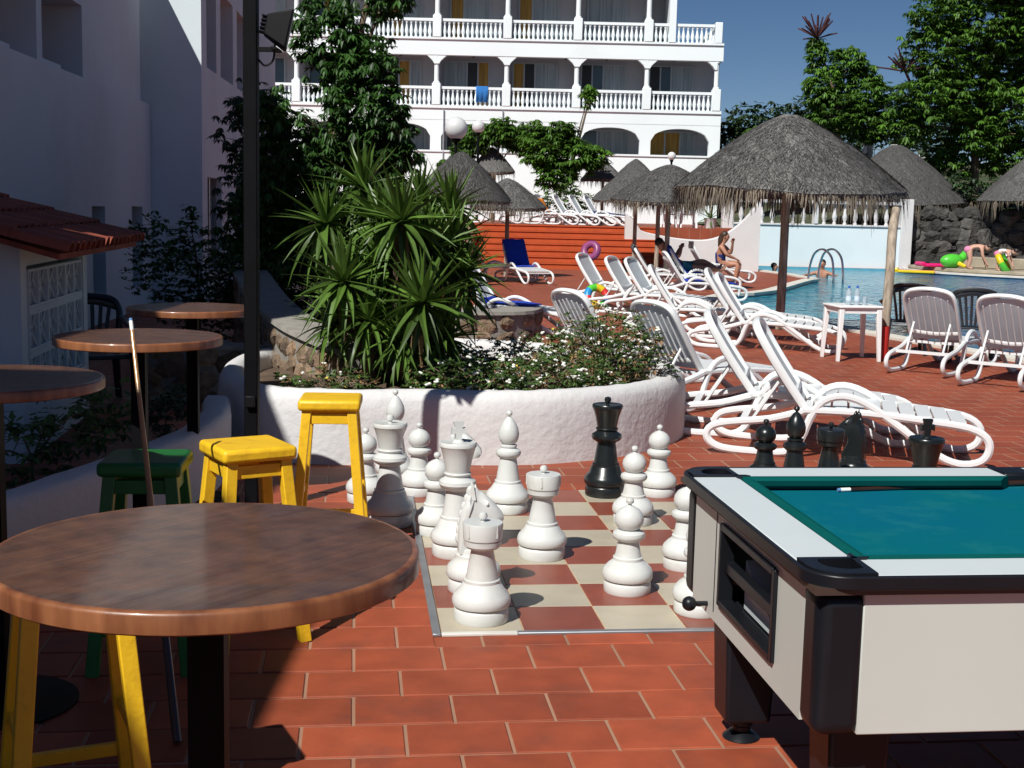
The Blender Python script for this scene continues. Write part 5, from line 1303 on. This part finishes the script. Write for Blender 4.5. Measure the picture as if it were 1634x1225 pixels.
back_towel('B2', 'blue_towel', 'cushion', 'blue cushion on the lounger behind the stone wall', .02, .12, .6)
back_towel('U5', 'navy_cloth', 'cushion', 'dark blue cushion on an upper terrace lounger', .02, .1, .9)
back_towel('U2', 'orange_cloth', 'towel', 'orange towel hanging on an upper terrace lounger', .05, .6, 0)
# ================================================================ THATCHED PARASOLS
def palapa(x, y, z0, h_eave, h_apex, r, label, seed, blades=900, fringe=260, tilt=(0,0), pole_r=.055, drop=.32):
    t = thing('thatched_parasol', label, 'parasol', (x, y, z0), 0, 'thatched straw parasols')
    r_ = random.Random(seed); H = h_apex-h_eave
    def surf(q, a):       # q 0 apex .. 1 eave
        rr = r*(.06+.94*q)*(1+.03*math.sin(a*3+seed)+.02*math.sin(a*7+seed*2)); z = h_apex-H*(q**1.18)*1.0+.02*r*math.sin(q*3.14)+.03*r*math.sin(a*2+seed)*q
        return Vector((math.cos(a)*rr, math.sin(a)*rr, z+(tilt[0]*math.cos(a)+tilt[1]*math.sin(a))*rr))
    n, m = 36, 10; V = []; F = []
    for i in range(m+1):
        for k in range(n):
            p = surf(i/m, 6.2832*k/n); V.append(p+Vector((0,0,r_.uniform(-.012,.012)*r)))
    for i in range(m):
        for k in range(n): F.append((i*n+k, (i+1)*n+k, (i+1)*n+(k+1) % n, i*n+(k+1) % n))
    V.append(Vector((0,0,h_apex+.02))); F += [(len(V)-1, k, (k+1) % n) for k in range(n)]
    for k in range(n): p = surf(.97, 6.2832*k/n); V.append(p-Vector((0,0,.10)))
    o = m*n; q0 = len(V)-n
    F += [(o+k, q0+k, q0+(k+1) % n, o+(k+1) % n) for k in range(n)]
    V.append(Vector((0,0,h_apex-.22))); F += [(len(V)-1, q0+(k+1) % n, q0+k) for k in range(n)]
    c = MB(); c.add(V, F); c.build('canopy', 'thatch', t)
    b = MB(); V = []; F = []
    for i in range(blades):                       # straw lying down the slope in layers
        q = math.sqrt(r_.random())*.97; a = r_.uniform(0, 6.2832); L_ = r_.uniform(.05,.13)*(.6+.25*r); w = r_.uniform(.003,.007)*(.6+.25*r)
        p0 = surf(q, a)+Vector((0,0,.012)); p1 = surf(min(1.06, q+L_/r), a+r_.uniform(-.10,.10)*(.6/(q+.2)))+Vector((0,0,r_.uniform(.0,.035)))
        sx = Vector((-math.sin(a), math.cos(a), 0))*w; o = len(V); V += [p0-sx, p0+sx, p1+sx*.5, p1-sx*.5]; F.append((o, o+1, o+2, o+3))
    b.add(V, F); tag(b.build('straw_layer', 'thatch', t, smooth=False), kind='stuff')
    f = MB(); V = []; F = []
    for i in range(fringe):                       # hanging fringe below the eave
        a = r_.uniform(0, 6.2832); p0 = surf(r_.uniform(.90,1.01), a)-Vector((0,0,.02)); L_ = drop*r_.uniform(.2,1.25)*(.75+.35*math.sin(a*5+seed)+.2*math.sin(a*11)); w = r_.uniform(.004,.010)
        d = Vector((math.cos(a)*.12+r_.uniform(-.1,.1), math.sin(a)*.12+r_.uniform(-.1,.1), -1))*L_; sx = Vector((-math.sin(a), math.cos(a), 0))*w; o = len(V)
        mid = p0+d*.5+Vector((math.cos(a), math.sin(a), 0))*.015
        V += [p0-sx, p0+sx, mid+sx, mid-sx, p0+d+sx*.3, p0+d-sx*.3]; F += [(o, o+1, o+2, o+3), (o+3, o+2, o+4, o+5)]
    f.add(V, F); tag(f.build('fringe', 'thatch_straw', t, smooth=False), kind='stuff')
    MB().tube(catmull([(.0,0,0),(.01,.01,h_eave*.5),(0,0,h_apex-.25)], 4), [pole_r*1.08]*4+[pole_r]*5, 10).build('pole', 'wood_pole', t)
    for k in range(6):
        a = k*1.047; p = surf(.95, a)-Vector((0,0,.12)); MB().tube([(0,0,h_apex-.27), tuple(p)], .02, 5).build('rafter', 'wood_pole', t)
    return t
palapa(3.93, 19.4, 0, 2.02, 3.10, 1.66, 'largest thatched parasol beside the pool edge', 1, 15000, 1700, pole_r=.062, drop=.38)
palapa(3.34, 29.2, 0, 1.93, 2.70, 1.30, 'brownish thatched parasol above the close lounger row', 2, 5000, 700)
palapa(3.25, 36.2, 0, 2.0, 2.95, 1.2, 'grey thatched parasol behind the brownish one', 3, 1100, 400)
palapa(3.55, 33.2, 0, 1.95, 2.6, 1.0, 'low thatched parasol between the brownish and grey ones', 13, 900, 350)
palapa(3.0, 46.5, UT, 1.55, 2.20, .78, 'distant thatched parasol on the upper terrace right of the small tree', 4, 700, 250)
palapa(4.1, 46.0, UT, 1.5, 2.25, .85, 'distant thatched parasol on the upper terrace nearest the pool wall', 5, 700, 250)
palapa(-1.27, 30.2, 0, 1.86, 2.92, 1.15, 'grey thatched parasol in front of the big globe lamp', 6, 5000, 600)
palapa(-.22, 33.0, 0, 1.72, 2.42, .95, 'grey thatched parasol standing next to the blue towelled lounger', 7, 3000, 400)
palapa(-.88, 46.3, UT, 1.72, 2.55, .80, 'far thatched parasol on the upper terrace below the smallest globe lamp', 8, 700, 250)
palapa(13.3, 47.0, 1.2, .95, 3.0, 2.5, 'steep thatched parasol on the rocks above the pool', 9, 6000, 800, drop=.8)
palapa(17.2, 43.6, 1.0, 1.35, 3.0, 2.0, 'thatched parasol on the rocks at the far right of the pool', 10, 6000, 800, drop=.6)
# red-footed leaning pole next to the white side table
mat('red_paint', (0.42,0.02,0.015), 0.5, 0.1, 6)
rp = thing('wooden_pole', 'leaning wooden pole with a red painted foot beside the white table', 'pole', (4.355, 15.42, 0))
MB().tube([(0,0,0),(.015,.03,.40)], .058, 12).build('red_foot', 'red_paint', rp)
MB().tube(catmull([(.0152,.0305,.402),(.06,.12,1.0),(.10,.25,1.5),(.16,.36,1.78)], 4), [.055]*10+[.05]*3, 10).build('shaft', 'wood_pole', rp)

# ================================================================ GLOBE LAMPS
def globe_lamp(x, y, z0, zc, r, label):
    t = thing('globe_lamp', label, 'lamp', (x, y, z0), 0, 'globe lamps on black poles')
    MB().ball((0,0,zc-z0), r, 24, 16).build('globe', 'globe_glass', t)
    MB().lathe([(.09,0),(.09,.04),(.045,.08),(.04,zc-z0-r-.08),(r*.42,zc-z0-r-.03),(r*.45,zc-z0-r*.90)], 12).build('pole', 'black_paint', t)
globe_lamp(-1.52, 33.0, 0, 3.62, .28, 'large white globe lamp before the hotel')
globe_lamp(-1.24, 42.0, UT, 4.22, .20, 'medium white globe lamp beside the large one')
globe_lamp(-.98, 50.0, UT, 3.92, .19, 'small white globe lamp peeking over the far thatched parasol')
globe_lamp(5.9, 51.0, UT, 3.83, .16, 'small white globe lamp below the right hotel arches')

# ================================================================ WHITE TABLE, BOTTLES, CHAIRS
wt = thing('side_table', 'square white plastic table with two water bottles by the pool', 'table', (3.98, 15.45, 0), R(8))
MB().bx(-.27, .27, -.27, .27, .62, .65).build('table_top', 'white_plastic', wt, bevel=.012)
MB().bx(-.24, .24, -.24, -.22, .56, .6195).bx(-.24, .24, .22, .24, .56, .6195).bx(-.24, -.22, -.219, .219, .56, .6195).bx(.22, .24, -.219, .219, .56, .6195).build('apron', 'white_plastic', wt, smooth=False)
for sx in (-1, 1):
    for sy in (-1, 1): MB().bar((sx*.225, sy*.225, .6195), (sx*.25, sy*.25, 0), .06, .06, w2=.04).build('leg', 'white_plastic', wt, bevel=.006)
mat('bottle_clear', (0.62,0.72,0.78), 0.08, 0.05, 3, transl=0.5); mat('cap_blue', (0.02,0.12,0.55), 0.4, 0.05, 3); mat('bottle_label', (0.55,0.66,0.78), 0.6, 0.1, 3)
for x, y, h, lab in ((3.90, 15.35, 1.0, 'clear water bottle with blue cap, beside the parasol side of the table'), (4.0, 15.36, 1.02, 'clear water bottle with blue cap in the middle of the table')):
    b = thing('water_bottle', lab, 'bottle', (x, y, .651)); b.scale = (1,1,h)
    MB().lathe([(0,0),(.03,0),(.033,.01),(.033,.13),(.03,.15),(.012,.185),(.012,.195),(0,.195)], 14).build('body', 'bottle_clear', b)
    MB().lathe([(.0,.1955),(.0145,.1955),(.0145,.22),(0,.22)], 10).build('cap', 'cap_blue', b)
    MB().lathe([(.0335,.05),(.0337,.052),(.0337,.10),(.0335,.102)], 14).build('label', 'bottle_label', b)
b = thing('drinking_glass', 'small clear plastic cup on the white table', 'cup', (4.10, 15.40, .651))
MB().lathe([(0,0),(.024,0),(.032,.09),(.030,.09),(.022,.004),(0,.004)], 14).build('cup', 'bottle_clear', b)
mat('black_chair', (0.010,0.011,0.016), 0.35, 0.2, 4)
def mono_chair(m_):
    L = []; S = []
    seat = MB(); V = []; F = []
    for i in range(7):
        for j in range(7):
            x = -.23+.46*i/6; y = -.22+.44*j/6; V.append((x*(1-.06*(y > .1)), y, .42-.02*math.sin(math.pi*i/6)*math.sin(math.pi*j/6)-(.02 if j == 0 else 0)))
    for i in range(6):
        for j in range(6): a = i*7+j; F.append((a, a+7, a+8, a+1))
    seat.add(V, F); L.append(('seat', seat.mesh('seat', m_)))
    for s_ in (-1, 1):
        L.append(('leg', MB().tube([(s_*.22,-.20,.62),(s_*.235,-.21,.42),(s_*.26,-.24,0)], [.02,.026,.02], 6, flat=(1.4,.9)).mesh('leg', m_)))
        L.append(('leg', MB().tube([(s_*.20,.22,.44),(s_*.24,.28,0)], [.026,.02], 6, flat=(1.4,.9)).mesh('leg', m_)))
        L.append(('armrest', MB().tube(catmull([(s_*.225,-.21,.60),(s_*.26,-.12,.635),(s_*.275,.05,.64),(s_*.24,.22,.70)], 4), .022, 8, flat=(1.5,.7)).mesh('armrest', m_)))
    L.append(('back_rim', MB().tube(catmull([(-.21,.215,.42),(-.245,.25,.62),(-.25,.285,.76),(-.19,.305,.84),(0,.315,.865),(.19,.305,.84),(.25,.285,.76),(.245,.25,.62),(.21,.215,.42)], 4), .024, 8, flat=(.9,1.4)).mesh('back_rim', m_)))
    L.append(('back_band', MB().tube(catmull([(-.235,.293,.77),(-.1,.305,.81),(0,.31,.82),(.1,.305,.81),(.235,.293,.77)], 3), .03, 8, flat=(1,.4), side=(0,0,1)).mesh('back_band', m_)))
    for k in range(6):
        v = -.15+.06*k; L.append(('back_slat', MB().tube([(v*.75,.222,.43),(v*.95,.262,.60),(v*1.2,.298,.79)], .013, 6, flat=(1.4,.5), side=(1,0,0)).mesh('back_slat', m_)))
    return L
CM = mono_chair('black_chair'); CMW = mono_chair('white_plastic')
def chair(x, y, rz, label, L=CM, z=0, name='plastic_chair'):
    t = thing(name, label, 'chair', (x, y, z), rz, 'black plastic armchairs' if L is CM else 'white plastic armchairs')
    for nm, me in L:
        o = obj(nm, me, t)
        if nm == 'seat': q = o.modifiers.new('solid', 'SOLIDIFY'); q.thickness = .02
chair(4.85, 16.35, R(172), 'black plastic armchair behind the leaning pole at the pool edge')
chair(5.42, 15.55, R(165), 'black plastic armchair behind the two loungers facing the pool')
chair(-3.42, 10.75, R(30), 'dark plastic armchair in shade behind the hut')
chair(4.7, 41.0, R(180), 'white plastic armchair on the upper terrace behind the scooped wall', CMW, UT)
chair(5.35, 41.1, R(175), 'white plastic armchair beside the potted plant on the upper terrace', CMW, UT)
wt2 = thing('side_table', 'white plastic table on the upper terrace behind the scooped wall', 'table', (5.05, 40.75, UT), 0)
MB().bx(-.5, .5, -.35, .35, .68, .72).build('table_top', 'white_plastic', wt2, bevel=.012)
for sx in (-1, 1):
    for sy in (-1, 1): MB().bar((sx*.42, sy*.28, .68), (sx*.46, sy*.31, 0), .06, .06).build('leg', 'white_plastic', wt2, smooth=False)
pp = thing('potted_plant', 'green leafy plant in a pale pot behind the scooped wall', 'plant', (6.0, 40.9, UT))
MB().lathe([(0,0),(.16,0),(.2,.3),(.22,.32),(.19,.32),(0,.28)], 14).build('pot', 'white_plaster', pp)
pr = MB(); bake_rosette(pr, (0,0,.3), .62, 22, random.Random(5)); pr.build('foliage', 'yucca_leaf', pp)

# ================================================================ BEACH THINGS
def ring_mesh(R0, r0, cols, n=32, m=10):
    b = MB(); V = []; F = []; MI = []
    for i in range(n):
        for k in range(m):
            a, c = 6.2832*i/n, 6.2832*k/m; V.append(((R0+r0*math.cos(c))*math.cos(a), (R0+r0*math.cos(c))*math.sin(a), r0*math.sin(c)))
    b.v = V
    for i in range(n):
        for k in range(m): b.f.append((i*m+k, ((i+1) % n)*m+k, ((i+1) % n)*m+(k+1) % m, i*m+(k+1) % m)); b.mi.append((i*len(cols)//(n//2)) % len(cols))
    return b
for nm, c in (('vinyl_pink', (0.80,0.02,0.20)), ('vinyl_yellow', (0.80,0.60,0.02)), ('vinyl_green', (0.10,0.60,0.05)), ('vinyl_blue', (0.02,0.30,0.65)), ('vinyl_red', (0.70,0.04,0.04)), ('vinyl_violet', (0.30,0.07,0.20))): mat(nm, c, 0.35, 0.06, 3, transl=0.15)
o = ring_mesh(.17, .065, ['vinyl_red','vinyl_yellow','vinyl_green','vinyl_blue']).build('swim_ring', ['vinyl_red','vinyl_yellow','vinyl_green','vinyl_blue'], loc=(1.42, 22.55, .22)); o.rotation_euler = (R(62), 0, R(15))
tag(o, 'colourful striped swim ring leaning on a lounger', 'swim ring')
o = ring_mesh(.13, .065, ['vinyl_violet']).build('swim_ring', ['vinyl_violet'], loc=(1.36, 23.75, .96)); o.rotation_euler = (R(70), 0, R(-30))
tag(o, 'violet pink swim ring hanging over a lounger back', 'swim ring')
def lilo(x, y, z, rz, cols, label):
    t = thing('air_mattress', label, 'air mattress', (x, y, z), rz, 'inflatables on the pool ledge'); t.scale = (.75,.75,.75)
    for k in range(6): MB().tube([(-.33+.13*k, -.75, .07), (-.33+.13*k, -.72, .075), (-.33+.13*k, .72, .075), (-.33+.13*k, .75, .07)], [.03,.066,.066,.03], 8).build('air_chamber', cols[k % len(cols)], t)
    MB().tube([(-.34,.82,.11), (-.32,.82,.12), (.32,.82,.12), (.34,.82,.11)], [.05,.1,.1,.05], 8).build('pillow', cols[0], t)
lilo(12.75, 41.9, -.05, R(70), ['vinyl_yellow','vinyl_pink'], 'yellow and pink air mattress afloat at the far pool edge')
lilo(13.55, 42.3, .16, R(100), ['vinyl_pink','vinyl_pink'], 'bright pink air mattress beside the green float')
t = thing('float_toy', 'bright green inflatable animal float on the pool ledge', 'float', (13.75, 41.6, .16), R(20), 'inflatables on the pool ledge')
MB().ball((0,0,.22), .3, 14, 10, (1.4,.8,.75)).build('body', 'vinyl_green', t); MB().tube([(.3,0,.25),(.48,0,.42),(.62,0,.44)], [.13,.13,.08], 10).build('head', 'vinyl_green', t)
for s_ in (-1, 1): MB().tube([(.1,s_*.2,.15),(.2,s_*.42,.06)], [.08,.05], 8).build('flipper', 'vinyl_yellow', t)
o = ring_mesh(.32, .1, ['vinyl_green','vinyl_yellow']).build('swim_ring', ['vinyl_green','vinyl_yellow'], loc=(14.9, 40.35, .40)); o.rotation_euler = (R(60), 0, R(60)); tag(o, 'green and yellow swim ring standing on the pool ledge', 'swim ring')

# ================================================================ PEOPLE
mat('skin_tan', (0.42,0.20,0.125), 0.55, 0.08, 6); mat('skin_pale', (0.55,0.30,0.21), 0.55, 0.08, 6); mat('hair_dark', (0.018,0.011,0.008), 0.5, 0.3, 30); mat('hair_brown', (0.05,0.025,0.014), 0.5, 0.3, 30)
mat('swimsuit_navy', (0.008,0.018,0.12), 0.7, 0.1, 5); mat('swimsuit_pink', (0.70,0.22,0.36), 0.7, 0.1, 5); mat('shirt_white', (0.72,0.68,0.70), 0.8, 0.06, 5); mat('shirt_dark', (0.02,0.02,0.025), 0.8, 0.1, 5); mat('paper', (0.75,0.73,0.68), 0.8, 0.05, 5); mat('shorts_teal', (0.02,0.16,0.24), 0.8, 0.1, 5)
def skin_mesh(name, pts, edges, rad, m_, parent, sub=1):
    me = bpy.data.meshes.new(name); me.from_pydata([tuple(p) for p in pts], edges, []); me.materials.append(MATS[m_])
    bm = bmesh.new(); bm.from_mesh(me); lay = bm.verts.layers.skin.verify(); bm.verts.ensure_lookup_table()
    for i, v in enumerate(bm.verts):
        r = rad[i]; v[lay].radius = (r*1.28, r*1.28) if not isinstance(r, tuple) else (r[0]*1.28, r[1]*1.28); v[lay].use_root = (i == 0)
    bm.to_mesh(me); bm.free()
    o = obj(name, me, parent); s_ = o.modifiers.new('skin', 'SKIN'); s_.use_smooth_shade = True; s_.branch_smoothing = .5
    q = o.modifiers.new('sub', 'SUBSURF'); q.levels = sub; q.render_levels = sub
    return o
def person(label, loc, rz, J, skin, hair, clothes, s=1.0, long_hair=False, face=(0,-1,0), group=None):
    """J: joint positions (metres, body facing -y). Arms and legs per side: (shoulder, elbow, wrist), (hip, knee, ankle, toe)."""
    t = thing('person', label, 'person', loc, rz, group); t.scale = (s, s, s)
    P = []; E = []; Rr = []
    def add(p, r, par=None):
        P.append(Vector(p)); Rr.append(r)
        if par is not None: E.append((par, len(P)-1))
        return len(P)-1
    pel = add(J['pelvis'], (.125,.10)); wa = add(J['waist'], (.105,.085), pel); ch = add(J['chest'], (.125,.095), wa); nk0 = add(J['neck'], (.058,.055), ch); nk = add(J['neck2'], (.048,.048), nk0)
    hd = Vector(J['head']); hd0 = add(hd+Vector(J.get('hd', (0,0,1)))*-.055, (.062,.07), nk); hd1 = add(hd+Vector(J.get('hd', (0,0,1)))*.03, (.076,.09), hd0); add(hd+Vector(J.get('hd', (0,0,1)))*.10, (.052,.062), hd1)
    for side in ('L', 'R'):
        a = J['arm'+side]; sh = add(a[0], .058, ch); el_ = add(Vector(a[0]).lerp(Vector(a[1]), .5), .045, sh); el = add(a[1], .038, el_); w = add(a[2], .026, el)
        d = (Vector(a[2])-Vector(a[1])).normalized(); pm = add(Vector(a[2])+d*.06, (.036,.018), w)
        u = d.cross(Vector((0,0,1))); u = u.normalized() if u.length > .1 else Vector((1,0,0)); curl = d.cross(u)*.018
        for k, l_ in ((-1.5,.062),(-.5,.075),(.5,.078),(1.5,.068)):
            b0 = add(Vector(a[2])+d*.085+u*k*.019, .010, pm); b1 = add(Vector(a[2])+d*(.085+l_*.55)+u*k*.021+curl*.5, .009, b0); add(Vector(a[2])+d*(.085+l_)+u*k*.021+curl*1.4, .008, b1)
        th = add(Vector(a[2])+d*.035+u*.035, .011, pm); add(Vector(a[2])+d*.075+u*.058, .009, th)
        l = J['leg'+side]; hp = add(l[0], .085, pel); mt = add(Vector(l[0]).lerp(Vector(l[1]), .45), .075, hp); kn = add(l[1], .054, mt); cf = add(Vector(l[1]).lerp(Vector(l[2]), .35), .054, kn); an = add(l[2], .034, cf); add(l[3], (.036,.024), an)
    skin_mesh('body', P, E, Rr, skin, t)
    f = Vector(face).normalized(); hu = Vector(J.get('hd', (0,0,1))); sd = f.cross(hu).normalized()
    MB().ball(hd+f*.098, .014, 8, 6).build('nose', skin, t); MB().ball(hd+sd*.092, .02, 8, 6).build('ear', skin, t); MB().ball(hd-sd*.092, .02, 8, 6).build('ear', skin, t)
    for s3 in (-1, 1): MB().ball(hd+f*.088+sd*.03*s3+hu*.022, .011, 6, 5).build('eye', 'hair_dark', t)
    MB().tube([hd+f*.086+sd*.022-hu*.042, hd+f*.092-hu*.044, hd+f*.086-sd*.022-hu*.042], .006, 6).build('mouth', 'vinyl_red', t)
    hm = MB(); hm.ball(hd+hu*.05-f*.025, .105, 12, 9, (.92,.98,.95))
    if long_hair: hm.tube([hd+hu*.05-f*.06, hd-f*.10-hu*.05, hd-f*.12-hu*.22, hd-f*.11-hu*.32], [.08,.085,.06,.02], 8)
    hm.build('hair', hair, t)
    for nm, m_, names, k in clothes:
        P2 = []; E2 = []; R2 = []
        def ad(p, r, par=None):
            P2.append(Vector(p)); R2.append(r)
            if par is not None: E2.append((par, len(P2)-1))
            return len(P2)-1
        if names == ('brief',):
            pv = Vector(J['pelvis']); MB().ball(pv-Vector((0,.0,.03)), .128*k, 14, 10, (1.08,.92,.86)).build(nm, m_, t); continue
        a0 = ad(J['pelvis'], (.125*k,.10*k))
        if 'top' in names:
            w_ = ad(J['waist'], (.105*k,.085*k), a0); c_ = ad(Vector(J['chest'])*.8+Vector(J['waist'])*.2, (.125*k,.097*k), w_)
            if 'sleeve' in names:
                for sd_ in 'LR': s1 = ad(J['arm'+sd_][0], .062*k, c_); ad(Vector(J['arm'+sd_][0]).lerp(Vector(J['arm'+sd_][1]), .6), .05*k, s1)
        if 'shorts' in names:
            for sd_ in 'LR': h_ = ad(J['leg'+sd_][0], .09*k, a0); ad(Vector(J['leg'+sd_][0]).lerp(Vector(J['leg'+sd_][1]), .45), .08*k, h_)
        elif 'brief' in names:
            for sd_ in 'LR': ad(J['leg'+sd_][0], .075*k, a0)
        skin_mesh(nm, P2, E2, R2, m_, t)
    return t
# woman in a blue swimsuit sitting sideways on a lounger, chin on hand
person('woman in navy swimsuit sitting on a lounger with her hand at her face', (5.07, 32.6, .345), R(70),
   dict(pelvis=(0,.02,.10), waist=(0,.03,.28), chest=(0,-.02,.46), neck=(0,-.05,.60), neck2=(0,-.07,.66), head=(0,-.10,.77),
        armL=((.17,-.03,.55),(.20,-.22,.36),(.07,-.27,.62)), armR=((-.17,-.03,.55),(-.22,-.20,.34),(-.08,-.36,.26)),
        legL=((.09,-.04,.09),(.11,-.46,.14),(.10,-.38,-.27),(.10,-.56,-.31)), legR=((-.09,-.04,.09),(-.10,-.46,.12),(-.10,-.40,-.27),(-.10,-.58,-.31))),
   'skin_tan', 'hair_brown', [('swimsuit', 'swimsuit_navy', ('top','brief'), 1.42)], 1.0, True)
# reader lying back on the lounger
person('person in a dark top lying on a lounger holding a book', (3.72, 29.32, .36), R(92),
   dict(pelvis=(0,.0,.13), waist=(0,.17,.22), chest=(0,.33,.36), neck=(0,.42,.46), neck2=(0,.46,.52), head=(0,.50,.62), hd=(0,.25,.97),
        armL=((.18,.36,.42),(.24,.12,.36),(.08,.05,.55)), armR=((-.18,.36,.42),(-.24,.12,.36),(-.08,.05,.55)),
        legL=((.09,-.08,.12),(.12,-.46,.26),(.10,-.84,.08),(.10,-.90,.22)), legR=((-.09,-.08,.12),(-.11,-.48,.12),(-.11,-.90,.08),(-.11,-.94,.22))),
   'skin_tan', 'hair_dark', [('shirt', 'shirt_dark', ('top','sleeve'), 1.12), ('shorts', 'shorts_teal', ('shorts',), 1.13)], 1.0, False)
tag(MB().box((3.86, 29.33, .98), (.012, .22, .16), 0).box((3.90, 29.33, .98), (.012, .22, .16), R(20)).build('open_book', 'paper', smooth=False), 'pale open book held by the reclining reader', 'book')
# swimmers
def swim_pose(): return dict(pelvis=(0,.1,-.55), waist=(0,.06,-.36), chest=(0,0,-.12), neck=(0,-.02,.02), neck2=(0,-.03,.08), head=(0,-.04,.19),
        armL=((.16,0,-.03),(.34,-.12,-.12),(.42,-.34,-.10)), armR=((-.16,0,-.03),(-.34,-.12,-.12),(-.42,-.34,-.12)),
        legL=((.09,.12,-.62),(.12,.1,-1.0),(.12,.25,-1.38),(.12,.1,-1.42)), legR=((-.09,.12,-.62),(-.12,.1,-1.0),(-.12,.25,-1.38),(-.12,.1,-1.42)))
person('swimmer with short dark hair standing chest deep beside the pool ladder', (8.85, 38.0, .12), R(-20), swim_pose(), 'skin_tan', 'hair_dark', [('swim_shorts', 'swimsuit_navy', ('shorts',), 1.1)])
person('swimmer low in the water near the pale end wall', (7.95, 40.6, -.10), R(60), swim_pose(), 'skin_tan', 'hair_dark', [('swim_shorts', 'swimsuit_navy', ('shorts',), 1.1)])
# two children bending down at the far pool edge
def bend_pose(dx=0): return dict(pelvis=(0,.08,.62), waist=(0,-.06,.70), chest=(0,-.26,.72), neck=(0,-.38,.70), neck2=(0,-.43,.69), head=(0,-.52,.66), hd=(0,-.8,.6),
        armL=((.14,-.30,.68),(.16,-.36,.42),(.14,-.44,.20)), armR=((-.14,-.30,.68),(-.18,-.34,.42),(-.14,-.46,.20)),
        legL=((.08,.08,.58),(.09,.02,.32),(.09,.08,.04),(.09,-.07,.025)), legR=((-.08,.08,.58),(-.10,.0,.32),(-.10,.06,.04),(-.10,-.09,.025)))
person('child in pink swim briefs bending over at the far pool edge', (14.1, 40.95, .165), R(75), bend_pose(), 'skin_pale', 'hair_dark', [('swim_briefs', 'swimsuit_pink', ('brief',), 1.12)], 1.0, face=(0,-.6,-.8))
person('child in a white shirt crouching over the pool edge', (14.75, 40.25, .165), R(60), bend_pose(), 'skin_pale', 'hair_dark', [('shirt', 'shirt_white', ('top','sleeve'), 1.14), ('swim_briefs', 'swimsuit_pink', ('brief',), 1.12)], .85, face=(0,-.6,-.8))
